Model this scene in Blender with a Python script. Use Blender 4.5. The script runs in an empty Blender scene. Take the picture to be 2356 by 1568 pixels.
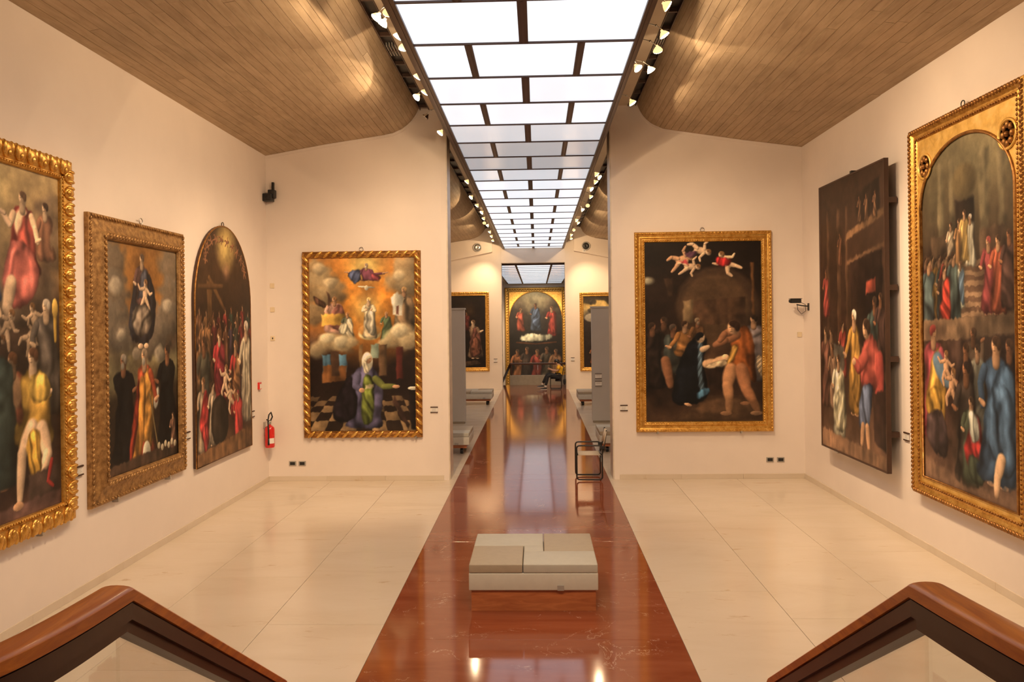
import bpy, bmesh, math, random
import numpy as np
from mathutils import Vector, Matrix

random.seed(7)
S = bpy.context.scene
COL = S.collection

# ------------------------------------------------------------------ camera
EYE = Vector((0.0, 0.0, 2.75))
YAW, ROLL = 0.0323, 0.0119
F_PX, CY_PX = 1767.0, 736.84
cam = bpy.data.objects.new('camera', bpy.data.cameras.new('camera'))
COL.objects.link(cam)
_r0 = Vector((math.cos(YAW), math.sin(YAW), 0))
_fw = Vector((-math.sin(YAW), math.cos(YAW), 0))
_z = Vector((0, 0, 1))
_r = _r0 * math.cos(ROLL) - _z * math.sin(ROLL)
_u = _z * math.cos(ROLL) + _r0 * math.sin(ROLL)
_m = Matrix((_r, _u, -_fw)).transposed().to_4x4()
_m.translation = EYE
cam.matrix_world = _m
cam.data.sensor_width = 36.0
cam.data.lens = F_PX / 2356.0 * 36.0
cam.data.shift_y = -(784.0 - CY_PX) / 2356.0
cam.data.clip_end = 200
S.camera = cam

# ------------------------------------------------------------------ world, exposure
W = bpy.data.worlds.new('world')
S.world = W
W.use_nodes = True
W.node_tree.nodes['Background'].inputs[0].default_value = (0.8, 0.9, 1.0, 1)
W.node_tree.nodes['Background'].inputs[1].default_value = 0.4
S.view_settings.view_transform = 'Standard'
S.view_settings.look = 'None'
S.view_settings.exposure = 0.0
S.view_settings.gamma = 1.0
S.view_settings.use_curve_mapping = False
S.cycles.adaptive_threshold = 0.03
S.cycles.max_bounces = 4
S.cycles.diffuse_bounces = 4
S.cycles.glossy_bounces = 3
S.cycles.sample_clamp_indirect = 4.0
S.cycles.transmission_bounces = 3

LAMP_COLOR = (1.0, 0.69, 0.395)
LAMP_W = 230.0          # halogen spots, near room
LAMP_W_FAR = 340.0
SPILL_W = 30.0          # light leaking sideways past each reflector rim
SKY_EMIT = 0.92         # daylight coming through the laylight panes
SKY_COLOR = (0.86, 0.92, 1.0)

# ------------------------------------------------------------------ room dimensions (metres)
XL, XR = -4.70, 4.548            # side walls
YB = 13.2555                     # wall between the two halls
YB2 = 13.70                      # its far face
YF = 30.564                      # end wall of the second hall
YF2 = 31.0
YBACK = -3.0
STRIP0, STRIP1 = -1.42, 1.212    # red stone strip
OPEN0, OPEN1 = -1.546, 1.303     # opening in the middle wall
SKYZ = 5.6
BEAM_L = (-1.345, -1.240)
BEAM_R = (1.035, 1.118)
SOFFIT = 6.42

# ------------------------------------------------------------------ material helpers
MATS = {}


def new_mat(name):
    m = bpy.data.materials.new(name)
    m.use_nodes = True
    nt = m.node_tree
    b = nt.nodes['Principled BSDF']
    MATS[name] = m
    return m, nt, b


def N(nt, t, **kw):
    n = nt.nodes.new(t)
    for k, v in kw.items():
        if k.startswith('i_'):
            key = k[2:]
            key = int(key) if key.isdigit() else key.replace('_', ' ')
            n.inputs[key].default_value = v
        else:
            setattr(n, k, v)
    return n


def coords(nt, scale=(1, 1, 1), rnd=True):
    g = N(nt, 'ShaderNodeNewGeometry')
    mp = N(nt, 'ShaderNodeMapping')
    mp.inputs['Scale'].default_value = scale
    if rnd:
        oi = N(nt, 'ShaderNodeObjectInfo')
        add = N(nt, 'ShaderNodeVectorMath', operation='MULTIPLY_ADD')
        cx = N(nt, 'ShaderNodeCombineXYZ')
        for i in range(3):
            nt.links.new(oi.outputs['Random'], cx.inputs[i])
        nt.links.new(cx.outputs[0], add.inputs[0])
        add.inputs[1].default_value = (37.0, 53.0, 11.0)
        nt.links.new(g.outputs['Position'], add.inputs[2])
        nt.links.new(add.outputs[0], mp.inputs['Vector'])
    else:
        nt.links.new(g.outputs['Position'], mp.inputs['Vector'])
    return mp.outputs[0]


def noise(nt, vec, scale, detail=4, rough=0.55, dist=0.0):
    n = N(nt, 'ShaderNodeTexNoise')
    n.inputs['Scale'].default_value = scale
    n.inputs['Detail'].default_value = detail
    n.inputs['Roughness'].default_value = rough
    n.inputs['Distortion'].default_value = dist
    nt.links.new(vec, n.inputs['Vector'])
    return n.outputs['Fac']


def ramp(nt, fac, stops):
    r = N(nt, 'ShaderNodeValToRGB')
    el = r.color_ramp.elements
    while len(el) < len(stops):
        el.new(0.5)
    for e, (p, c) in zip(el, stops):
        e.position = p
        e.color = (c[0], c[1], c[2], 1)
    nt.links.new(fac, r.inputs[0])
    return r.outputs[0]


def mixc(nt, fac, a, b, mode='MIX'):
    n = N(nt, 'ShaderNodeMix', data_type='RGBA', blend_type=mode)
    if isinstance(fac, (int, float)):
        n.inputs[0].default_value = fac
    else:
        nt.links.new(fac, n.inputs[0])
    for i, v in ((6, a), (7, b)):
        if isinstance(v, tuple):
            n.inputs[i].default_value = (v[0], v[1], v[2], 1)
        else:
            nt.links.new(v, n.inputs[i])
    return n.outputs[2]


def bump(nt, b, h, strength=0.2, dist=0.01):
    bp = N(nt, 'ShaderNodeBump')
    bp.inputs['Strength'].default_value = strength
    bp.inputs['Distance'].default_value = dist
    nt.links.new(h, bp.inputs['Height'])
    nt.links.new(bp.outputs[0], b.inputs['Normal'])


def simple(name, col, rough=0.5, metal=0.0, var=0.12, scale=8.0, stretch=(1, 1, 1), bmp=0.0, coat=0.0, spec=0.5):
    m, nt, b = new_mat(name)
    v = coords(nt, stretch)
    n = noise(nt, v, scale)
    lo = tuple(c * (1 - var) for c in col)
    hi = tuple(min(1, c * (1 + var)) for c in col)
    nt.links.new(ramp(nt, n, [(0.3, lo), (0.7, hi)]), b.inputs['Base Color'])
    b.inputs['Roughness'].default_value = rough
    b.inputs['Metallic'].default_value = metal
    b.inputs['Coat Weight'].default_value = coat
    b.inputs['Specular IOR Level'].default_value = spec
    if bmp:
        bump(nt, b, n, bmp, 0.004)
    return m


# plaster of the walls
simple('reveal_marble', (0.66, 0.58, 0.48), 0.38, var=0.14, scale=2.2, stretch=(1, 1, 2.5), spec=0.35)
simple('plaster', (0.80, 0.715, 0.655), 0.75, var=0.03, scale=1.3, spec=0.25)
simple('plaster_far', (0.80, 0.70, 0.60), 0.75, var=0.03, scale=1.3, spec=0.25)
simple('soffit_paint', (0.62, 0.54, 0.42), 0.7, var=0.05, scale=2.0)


def m_concrete():
    m, nt, b = new_mat('board_concrete')
    v = coords(nt, (6.0, 0.8, 6.0))
    v2 = coords(nt, (1, 1, 1), False)
    n1 = noise(nt, v, 3.0, 6, 0.6, 0.4)
    n2 = noise(nt, v2, 1.1, 4, 0.6)
    n3 = noise(nt, v2, 34.0, 3, 0.6)
    c = ramp(nt, n1, [(0.25, (0.42, 0.315, 0.205)), (0.5, (0.54, 0.41, 0.275)), (0.8, (0.62, 0.48, 0.34))])
    c = mixc(nt, 0.55, c, ramp(nt, n2, [(0.3, (0.62, 0.62, 0.62)), (0.7, (1.0, 1.0, 1.0))]), 'MULTIPLY')
    oi = N(nt, 'ShaderNodeObjectInfo')
    c = mixc(nt, 0.6, c, ramp(nt, oi.outputs['Random'], [(0, (0.80, 0.79, 0.78)), (1, (1, 1, 1))]), 'MULTIPLY')
    nt.links.new(c, b.inputs['Base Color'])
    b.inputs['Roughness'].default_value = 0.7
    b.inputs['Specular IOR Level'].default_value = 0.3
    mx = N(nt, 'ShaderNodeMath', operation='ADD')
    nt.links.new(n1, mx.inputs[0])
    nt.links.new(n3, mx.inputs[1])
    bump(nt, b, mx.outputs[0], 0.25, 0.004)


m_concrete()


def m_marble():
    m, nt, b = new_mat('cream_marble')
    v = coords(nt, (0.45, 1.3, 1))
    v2 = coords(nt, (1.2, 4.2, 1))
    n1 = noise(nt, v, 1.6, 6, 0.6, 0.6)
    n2 = noise(nt, v2, 1.7, 5, 0.62, 0.9)
    c = ramp(nt, n1, [(0.25, (0.63, 0.53, 0.42)), (0.45, (0.68, 0.585, 0.475)), (0.75, (0.715, 0.625, 0.525))])
    vein = ramp(nt, n2, [(0.64, (1, 1, 1)), (0.71, (0.84, 0.77, 0.68)), (0.77, (0.58, 0.46, 0.33))])
    c = mixc(nt, 0.8, c, vein, 'MULTIPLY')
    oi = N(nt, 'ShaderNodeObjectInfo')
    c = mixc(nt, 0.7, c, ramp(nt, oi.outputs['Random'], [(0, (0.93, 0.92, 0.90)), (1, (1, 1, 1))]), 'MULTIPLY')
    nt.links.new(c, b.inputs['Base Color'])
    r = ramp(nt, n2, [(0.3, (0.13,) * 3), (0.7, (0.22,) * 3)])
    nt.links.new(r, b.inputs['Roughness'])
    b.inputs['Specular IOR Level'].default_value = 0.55


m_marble()


def m_redstone():
    m, nt, b = new_mat('red_stone')
    v = coords(nt, (0.35, 1.7, 1))
    v2 = coords(nt, (1, 1, 1))
    n1 = noise(nt, v, 2.2, 7, 0.62, 0.5)
    n2 = noise(nt, v2, 1.9, 8, 0.6, 1.2)
    n3 = noise(nt, v2, 3.1, 3, 0.5, 0.3)
    c = ramp(nt, n1, [(0.25, (0.195, 0.042, 0.015)), (0.5, (0.25, 0.066, 0.027)), (0.8, (0.30, 0.092, 0.044))])
    a = N(nt, 'ShaderNodeMath', operation='SUBTRACT', i_1=0.5)
    nt.links.new(n2, a.inputs[0])
    ab = N(nt, 'ShaderNodeMath', operation='ABSOLUTE')
    nt.links.new(a.outputs[0], ab.inputs[0])
    line = ramp(nt, ab.outputs[0], [(0.0, (1, 1, 1)), (0.0012, (1, 1, 1)), (0.0034, (0, 0, 0))])
    gate = ramp(nt, n3, [(0.52, (0, 0, 0)), (0.60, (1, 1, 1))])
    f = N(nt, 'ShaderNodeMath', operation='MULTIPLY')
    nt.links.new(line, f.inputs[0])
    nt.links.new(gate, f.inputs[1])
    c = mixc(nt, f.outputs[0], c, (0.60, 0.42, 0.30))
    nt.links.new(c, b.inputs['Base Color'])
    b.inputs['Roughness'].default_value = 0.085
    b.inputs['Specular IOR Level'].default_value = 0.6


m_redstone()


def m_wood(name, dark, light, rough=0.25, coat=0.6, stretch=(9, 1, 9)):
    m, nt, b = new_mat(name)
    v = coords(nt, stretch)
    n1 = noise(nt, v, 3.0, 6, 0.6, 0.7)
    nt.links.new(ramp(nt, n1, [(0.28, dark), (0.72, light)]), b.inputs['Base Color'])
    b.inputs['Roughness'].default_value = rough
    b.inputs['Coat Weight'].default_value = coat
    b.inputs['Coat Roughness'].default_value = 0.12


m_wood('rail_wood', (0.36, 0.066, 0.005), (0.72, 0.21, 0.018), 0.42, 0.15)
m_wood('plinth_wood', (0.30, 0.085, 0.030), (0.52, 0.18, 0.065), 0.35, 0.3, (1.2, 8, 8))
simple('brown_metal', (0.075, 0.034, 0.020), 0.32, 0.3, var=0.1)
simple('skylight_bar', (0.070, 0.036, 0.024), 0.40, 0.2, var=0.12, stretch=(8, 1, 8))
simple('dark_gap', (0.015, 0.013, 0.013), 0.5)
simple('steel', (0.55, 0.53, 0.50), 0.28, 1.0, var=0.05)
simple('chrome', (0.75, 0.74, 0.72), 0.12, 1.0, var=0.03)
simple('black_metal', (0.018, 0.016, 0.015), 0.35, 0.2)
simple('black_plastic', (0.014, 0.014, 0.015), 0.45)
simple('dark_fabric', (0.02, 0.02, 0.024), 0.85)
simple('chair_canvas', (0.62, 0.52, 0.40), 0.8, scale=60, var=0.06)
simple('red_paint', (0.62, 0.015, 0.012), 0.25, coat=0.5, var=0.05)
simple('white_plastic', (0.78, 0.74, 0.68), 0.4, var=0.03)
simple('cream_plastic', (0.72, 0.60, 0.42), 0.45, var=0.03)
simple('card_white', (0.80, 0.77, 0.72), 0.6, var=0.02)
simple('partition_paint', (0.47, 0.455, 0.43), 0.55, var=0.03, scale=2)
simple('low_wall', (0.34, 0.29, 0.22), 0.7, var=0.08)
simple('leather_light', (0.455, 0.44, 0.385), 0.55, var=0.04, scale=14, bmp=0.06)
simple('leather_tan', (0.375, 0.315, 0.235), 0.55, var=0.04, scale=14, bmp=0.06)
simple('leather_grey', (0.56, 0.535, 0.47), 0.6, var=0.04, scale=14, bmp=0.06)
simple('panel_wood', (0.060, 0.028, 0.017), 0.5, var=0.2, stretch=(1, 1, 0.3))
simple('thread', (0.03, 0.025, 0.02), 0.8)
simple('skin', (0.42, 0.24, 0.16), 0.5, var=0.05)
simple('hair_black', (0.012, 0.010, 0.010), 0.4)
simple('shirt_yellow', (0.78, 0.44, 0.025), 0.8, var=0.08, scale=12)
simple('sock_white', (0.65, 0.62, 0.58), 0.8)
simple('grey_plate', (0.40, 0.38, 0.35), 0.4, 0.3)


def m_gold(name, lo, mid, hi, rough=0.33, metal=0.85, scale=14.0, bmp=0.35):
    m, nt, b = new_mat(name)
    v = coords(nt, (1, 1, 1), False)
    n1 = noise(nt, v, scale, 5, 0.65)
    n2 = noise(nt, v, scale * 3.7, 4, 0.6)
    nt.links.new(ramp(nt, n1, [(0.3, lo), (0.5, mid), (0.72, hi)]), b.inputs['Base Color'])
    nt.links.new(ramp(nt, n2, [(0.3, (rough * 0.8,) * 3), (0.7, (rough * 1.5,) * 3)]), b.inputs['Roughness'])
    b.inputs['Metallic'].default_value = metal
    bump(nt, b, n2, bmp, 0.006)


m_gold('gold', (0.46, 0.22, 0.04), (0.70, 0.39, 0.09), (0.84, 0.54, 0.17), 0.30, 0.8, 14.0, 0.16)
m_gold('gold_bright', (0.60, 0.34, 0.07), (0.82, 0.52, 0.14), (0.92, 0.64, 0.24), 0.40, 0.6, 6.0, 0.15)
m_gold('gold_old', (0.17, 0.09, 0.034), (0.36, 0.20, 0.075), (0.58, 0.36, 0.14), 0.42, 0.6)
m_gold('gold_dark', (0.17, 0.065, 0.014), (0.33, 0.15, 0.04), (0.50, 0.27, 0.08), 0.36, 0.7, 14.0, 0.2)


def m_canvas():
    m, nt, b = new_mat('oil_canvas')
    a = N(nt, 'ShaderNodeAttribute', attribute_name='paint')
    v = coords(nt, (1, 1, 1), False)
    n = noise(nt, v, 46.0, 4, 0.6)
    c = mixc(nt, 0.5, a.outputs['Color'], ramp(nt, n, [(0.3, (0.72, 0.72, 0.72)), (0.7, (1, 1, 1))]), 'MULTIPLY')
    nt.links.new(c, b.inputs['Base Color'])
    b.inputs['Roughness'].default_value = 0.5
    b.inputs['Specular IOR Level'].default_value = 0.25
    bump(nt, b, n, 0.1, 0.002)


m_canvas()


def m_glass(name, tint=(0.93, 0.97, 0.94), refl=0.7):
    m, nt, b = new_mat(name)
    nt.nodes.remove(b)
    out = nt.nodes['Material Output']
    t = N(nt, 'ShaderNodeBsdfTransparent')
    t.inputs[0].default_value = (*tint, 1)
    g = N(nt, 'ShaderNodeBsdfGlossy')
    g.inputs['Roughness'].default_value = 0.02
    fr = N(nt, 'ShaderNodeFresnel', i_IOR=1.45)
    k = N(nt, 'ShaderNodeMath', operation='MULTIPLY', i_1=refl)
    nt.links.new(fr.outputs[0], k.inputs[0])
    mx = N(nt, 'ShaderNodeMixShader')
    nt.links.new(k.outputs[0], mx.inputs[0])
    nt.links.new(t.outputs[0], mx.inputs[1])
    nt.links.new(g.outputs[0], mx.inputs[2])
    nt.links.new(mx.outputs[0], out.inputs[0])


m_glass('clear_glass', (0.975, 0.985, 0.975), 0.3)


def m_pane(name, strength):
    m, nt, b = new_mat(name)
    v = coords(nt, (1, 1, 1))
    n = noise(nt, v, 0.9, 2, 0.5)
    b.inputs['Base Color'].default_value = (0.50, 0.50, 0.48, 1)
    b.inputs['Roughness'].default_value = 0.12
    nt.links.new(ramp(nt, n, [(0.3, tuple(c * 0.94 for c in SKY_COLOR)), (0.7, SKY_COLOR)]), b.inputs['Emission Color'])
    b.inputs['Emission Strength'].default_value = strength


def m_emit(name, col, s):
    m, nt, b = new_mat(name)
    b.inputs['Base Color'].default_value = (0.9, 0.85, 0.75, 1)
    b.inputs['Emission Color'].default_value = (*col, 1)
    m.cycles.emission_sampling = 'NONE' if s < 10 else 'AUTO'
    b.inputs['Emission Strength'].default_value = s


m_emit('lamp_lens', (1.0, 0.80, 0.48), 45.0)
m_emit('lamp_cup', (1.0, 0.62, 0.26), 1.5)
m_glass('dichroic_glass', (0.9, 0.8, 0.65), 1.0)

# ------------------------------------------------------------------ mesh helpers


class MB:
    def __init__(s):
        s.v, s.f = [], []

    def add(s, vs, fs):
        o = len(s.v)
        s.v += [tuple(p) for p in vs]
        s.f += [tuple(i + o for i in f) for f in fs]
        return s

    def box(s, x0, x1, y0, y1, z0, z1):
        vs = [(x, y, z) for z in (z0, z1) for y in (y0, y1) for x in (x0, x1)]
        return s.add(vs, [(0, 2, 3, 1), (4, 5, 7, 6), (0, 1, 5, 4), (2, 6, 7, 3), (0, 4, 6, 2), (1, 3, 7, 5)])

    def chbox(s, x0, x1, y0, y1, z0, z1, c=0.01):
        """box with chamfered top edges and vertical edges"""
        def ring(z, i, k):
            a, b_, d, e = x0 + i, x1 - i, y0 + i, y1 - i
            return [(a + k, d, z), (b_ - k, d, z), (b_, d + k, z), (b_, e - k, z), (b_ - k, e, z), (a + k, e, z), (a, e - k, z), (a, d + k, z)]
        rs = [ring(z0, c * .5, c), ring(z0 + c * .5, 0, c), ring(z1 - c, 0, c), ring(z1 - c * .3, c * .3, c), ring(z1, c, c)]
        vs = [p for r in rs for p in r]
        fs = []
        for i in range(len(rs) - 1):
            for j in range(8):
                k = (j + 1) % 8
                fs.append((i * 8 + j, i * 8 + k, i * 8 + 8 + k, i * 8 + 8 + j))
        fs.append(tuple(reversed(range(8))))
        fs.append(tuple(range(len(vs) - 8, len(vs))))
        return s.add(vs, fs)

    def tube(s, pts, r, n=8, closed=False, cap=True):
        pts = [Vector(p) for p in pts]
        rs = r if isinstance(r, (list, tuple)) else [r] * len(pts)
        k = len(pts)
        vs = []
        up = None
        for i in range(k):
            if closed:
                t = pts[(i + 1) % k] - pts[i - 1]
            else:
                t = pts[min(i + 1, k - 1)] - pts[max(i - 1, 0)]
            t.normalize()
            if up is None:
                up = Vector((0, 0, 1)) if abs(t.z) < 0.9 else Vector((1, 0, 0))
            a = t.cross(up)
            if a.length < 1e-4:
                a = t.orthogonal()
            a.normalize()
            b_ = a.cross(t).normalized()
            up = b_
            for j in range(n):
                th = 2 * math.pi * j / n
                vs.append(pts[i] + a * math.cos(th) * rs[i] + b_ * math.sin(th) * rs[i])
        fs = []
        m = k if closed else k - 1
        for i in range(m):
            for j in range(n):
                q = (j + 1) % n
                i2 = (i + 1) % k
                fs.append((i * n + j, i * n + q, i2 * n + q, i2 * n + j))
        if cap and not closed:
            fs.append(tuple(reversed(range(n))))
            fs.append(tuple(range((k - 1) * n, k * n)))
        return s.add(vs, fs)

    def lathe(s, prof, n=20, axis='z', c=(0, 0, 0)):
        vs, fs = [], []
        for (r, h) in prof:
            for j in range(n):
                th = 2 * math.pi * j / n
                p = (r * math.cos(th), r * math.sin(th), h)
                if axis == 'y':
                    p = (p[0], h, p[1])
                if axis == 'x':
                    p = (h, p[0], p[1])
                vs.append((p[0] + c[0], p[1] + c[1], p[2] + c[2]))
        for i in range(len(prof) - 1):
            for j in range(n):
                q = (j + 1) % n
                fs.append((i * n + j, i * n + q, i * n + n + q, i * n + n + j))
        fs.append(tuple(reversed(range(n))))
        fs.append(tuple(range(len(vs) - n, len(vs))))
        return s.add(vs, fs)

    def prism(s, poly, y0, y1):
        """polygon in x,z extruded along y"""
        n = len(poly)
        vs = [(p[0], y0, p[1]) for p in poly] + [(p[0], y1, p[1]) for p in poly]
        fs = [tuple(range(n)), tuple(reversed(range(n, 2 * n)))]
        for i in range(n):
            j = (i + 1) % n
            fs.append((i, i + n, j + n, j))
        return s.add(vs, fs)

    def ball(s, c, r, nu=10, nv=7, rot=None):
        rx, ry, rz = r if isinstance(r, (tuple, list)) else (r, r, r)
        vs, fs = [], []
        for i in range(1, nv):
            ph = math.pi * i / nv
            for j in range(nu):
                th = 2 * math.pi * j / nu
                vs.append(Vector((rx * math.sin(ph) * math.cos(th), ry * math.sin(ph) * math.sin(th), rz * math.cos(ph))))
        vs.append(Vector((0, 0, rz)))
        vs.append(Vector((0, 0, -rz)))
        t, b_ = len(vs) - 2, len(vs) - 1
        for i in range(nv - 2):
            for j in range(nu):
                q = (j + 1) % nu
                fs.append((i * nu + j, i * nu + nu + j, i * nu + nu + q, i * nu + q))
        for j in range(nu):
            q = (j + 1) % nu
            fs.append((t, j, q))
            fs.append((b_, (nv - 2) * nu + q, (nv - 2) * nu + j))
        if rot is not None:
            vs = [rot @ p for p in vs]
        vs = [p + Vector(c) for p in vs]
        return s.add(vs, fs)

    def build(s, name, mat, parent=None, smooth=False, loc=None, rot=None, auto=None):
        me = bpy.data.meshes.new(name)
        me.from_pydata(s.v, [], s.f)
        bm = bmesh.new()
        bm.from_mesh(me)
        bmesh.ops.recalc_face_normals(bm, faces=bm.faces)
        bm.to_mesh(me)
        bm.free()
        if smooth:
            me.polygons.foreach_set('use_smooth', [True] * len(me.polygons))
            if auto:
                me.set_sharp_from_angle(angle=math.radians(auto))
        me.materials.append(MATS[mat])
        return link(name, me, parent, loc, rot)


def link(name, me, parent=None, loc=None, rot=None):
    o = bpy.data.objects.new(name, me)
    COL.objects.link(o)
    if parent:
        o.parent = parent
    if loc:
        o.location = loc
    if rot:
        o.rotation_euler = rot
    return o


def empty(name, loc=(0, 0, 0), rz=0.0, parent=None):
    o = bpy.data.objects.new(name, None)
    o.empty_display_size = 0.1
    COL.objects.link(o)
    o.location = loc
    o.rotation_euler = (0, 0, rz)
    if parent:
        o.parent = parent
    return o


def tag(o, label, cat, group=None):
    o['label'] = label
    o['category'] = cat
    if group:
        o['group'] = group
    return o


def struct(o, label=None):
    o['kind'] = 'structure'
    if label:
        o['label'] = label
    return o


def copy_tree(o, parent=None):
    c = o.copy()
    COL.objects.link(c)
    if parent:
        c.parent = parent
    for ch in list(o.children):
        copy_tree(ch, c)
    return c

# ================================================================== THE SETTING
# ---- floor: base bed, then every slab a piece
ROWY = [6.86, 7.93, 9.03, 10.12, 11.23, 12.34, 13.45, 14.58, 15.72, 16.88, 18.07, 19.26, 20.48, 21.70, 22.90, 24.08, 25.26, 26.44, 27.60, 28.72, 29.90]


def slab(name, x0, x1, y0, y1, mat, parent, g=0.0022, z=0.0):
    mb = MB()
    a, b_, c, d = x0 + g, x1 - g, y0 + g, y1 - g
    k = 0.0015
    vs = [(a, c, z - 0.012), (b_, c, z - 0.012), (b_, d, z - 0.012), (a, d, z - 0.012),
          (a, c, z - k), (b_, c, z - k), (b_, d, z - k), (a, d, z - k),
          (a + k, c + k, z), (b_ - k, c + k, z), (b_ - k, d - k, z), (a + k, d - k, z)]
    fs = [(i, (i + 1) % 4, (i + 1) % 4 + 4, i + 4) for i in range(4)] + [(i + 4, (i + 1) % 4 + 4, (i + 1) % 4 + 8, i + 8) for i in range(4)] + [(8, 9, 10, 11)]
    mb.add(vs, fs)
    return mb.build(name, mat, parent)


simple('grout', (0.20, 0.14, 0.09), 0.8)
floor = struct(MB().box(XL - .1, XR + .1, 2.2, YB + .3, -0.15, -0.008).build('floor', 'grout'), 'polished stone floor of the near hall, cream slabs and a red strip')
colsL = [XL + .0, -3.60, -2.50, STRIP0]
colsR = [STRIP1, 2.29, 3.385, XR]
cut_off = {0: 0.6, 1: 1.5, 2: 0.2, 3: 1.05, 4: 0.35, 5: 0.13}
ci = 0
for cols in (colsL, colsR):
    for i in range(3):
        y = 2.3 + cut_off[ci]
        ys = [2.3]
        while y < YB - 0.5:
            ys.append(y)
            y += 2.22
        if ci == 5:
            ys = [2.3, 4.7, 6.9, 9.1, 11.32]
        ys.append(YB)
        for a, b_ in zip(ys, ys[1:]):
            slab('marble_slab', cols[i], cols[i + 1], a, b_, 'cream_marble', floor)
        ci += 1
ys = [2.3, 3.75, 5.2, 6.62, 8.1, 9.55, 11.0, 12.4, YB]
for a, b_ in zip(ys, ys[1:]):
    slab('red_slab', STRIP0, STRIP1, a, b_, 'red_stone', floor, g=0.0008)

floor2 = struct(MB().box(XL - .1, XR + .1, YB, 32.7, -0.15, -0.008).build('floor_far', 'grout'), 'polished stone floor of the second hall beyond the opening')
slab('red_slab', STRIP0, STRIP1, YB, YB2, 'red_stone', floor2, g=0.0008)
slab('marble_slab', OPEN0, STRIP0, YB, YB2, 'cream_marble', floor2)
slab('marble_slab', STRIP1, OPEN1, YB, YB2, 'cream_marble', floor2)
for cols in (colsL, colsR):
    for i in range(3):
        ys = [YB2] + [YB2 + 1.0 + 0.7 * i + 2.6 * k for k in range(6)] + [YF]
        for a, b_ in zip(ys, ys[1:]):
            slab('marble_slab', cols[i], cols[i + 1], a, b_, 'cream_marble', floor2)
ys = [YB2] + [YB2 + 2.1 * k for k in range(1, 8)] + [YF, 32.7]
for a, b_ in zip(ys, ys[1:]):
    slab('red_slab', STRIP0, STRIP1, a, b_, 'red_stone', floor2, g=0.0008)

# ---- walls
VAULT_L = [(XL, 5.672), (-3.63, 5.851), (-2.62, 5.990), (-2.46, 6.022), (-2.297, 6.093), (-2.205, 6.160), (-2.125, 6.236), (-2.07, 6.31), (-2.03, 6.377), (-1.985, 6.47)]
VAULT_R = [(XR, 5.648), (3.564, 5.786), (2.35, 5.980), (2.20, 6.008), (2.015, 6.092), (1.925, 6.165), (1.854, 6.245), (1.805, 6.33), (1.767, 6.411), (1.745, 6.47)]
struct(MB().box(XL - .3, XL, YBACK - .3, YB + .2, -.1, 6.9).build('wall_left', 'plaster'), 'warm cream plaster wall with three altarpieces')
struct(MB().box(XR, XR + .3, YBACK - .3, YB + .2, -.1, 6.9).build('wall_right', 'plaster'), 'warm cream plaster wall with two tall altarpieces')
struct(MB().box(XL, OPEN0, YB, YB2, -.1, 6.9).build('wall_back', 'plaster'), 'cream plaster end wall left of the opening')
struct(MB().box(OPEN1, XR, YB, YB2, -.1, 6.9).build('wall_back', 'plaster'), 'cream plaster end wall right of the opening')
struct(MB().box(XL, XR, YBACK - .3, YBACK, -.1, 6.9).build('wall_front', 'plaster'), 'plaster wall behind the landing')
struct(MB().box(XL - .3, XL, YB2, YF + .6, -.1, 6.9).build('wall_left_far', 'plaster_far'), 'plaster wall of the second hall, left side')
struct(MB().box(XR, XR + .3, YB2, YF + .6, -.1, 6.9).build('wall_right_far', 'plaster_far'), 'plaster wall of the second hall, right side')

# marble lining of the opening: stacked panels on each reveal, a slim edge on the face
for x, s, nm in ((OPEN0, 1, 'left'), (OPEN1, -1, 'right')):
    t = struct(empty('trim_1' if s > 0 else 'trim_2', (x, YB, 0)), 'pale marble lining on the %s reveal of the opening' % nm)
    zs = [0, 0.62, 1.95, 3.3, 4.62, 6.45]
    for a, b_ in zip(zs, zs[1:]):
        MB().box(0 if s > 0 else -0.022, 0.022 if s > 0 else 0, -0.006, YB2 - YB + .01, a + 0.001, b_ - 0.001).build('marble_panel', 'reveal_marble', t)
    MB().box(-0.09 * s if s > 0 else 0.0, 0.0 if s > 0 else 0.09, -0.006, 0.0, 0, 6.42).build('edge_strip', 'plaster', t)

# skirting
bz = 0.085
for i, (a, b_, lab) in enumerate(((XL, OPEN0 - .09, 'left'), (OPEN1 + .09, XR, 'right'))):
    p = struct(empty('baseboard_back', (0, 0, 0)), 'thin marble skirting on the end wall, %s part' % lab)
    n = 3
    for k in range(n):
        x0, x1 = a + (b_ - a) * k / n, a + (b_ - a) * (k + 1) / n
        MB().box(x0 + .001, x1 - .001, YB - 0.014, YB, 0.001, bz).build('skirting_piece', 'cream_marble', p)
for nm, x0, x1 in (('left', XL, XL + .014), ('right', XR - .014, XR)):
    p = struct(empty('baseboard_' + nm, (0, 0, 0)), 'thin marble skirting along the %s wall' % nm)
    ys = [2.4, 3.9, 5.4, 6.95, 8.5, 10.1, 11.7, YB - .014]
    for a, b_ in zip(ys, ys[1:]):
        MB().box(x0, x1, a + .001, b_ - .001, 0.001, bz).build('skirting_piece', 'cream_marble', p)


# ---- board-marked concrete vaults
def resample(prof):
    """strip edges along the profile: wide boards on the flat, narrow ones on the curve"""
    pts = [Vector((p[0], p[1])) for p in prof]
    seg = [(b_ - a).length for a, b_ in zip(pts, pts[1:])]
    L = sum(seg)

    def at(d):
        for a, b_, s in zip(pts, pts[1:], seg):
            if d <= s:
                return a + (b_ - a) * (d / s)
            d -= s
        return pts[-1]
    out, d = [], 0.0
    while d < L - 0.03:
        out.append(at(d))
        d += 0.118 if d < L * 0.74 else 0.082
    out.append(at(L))
    return out


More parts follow.
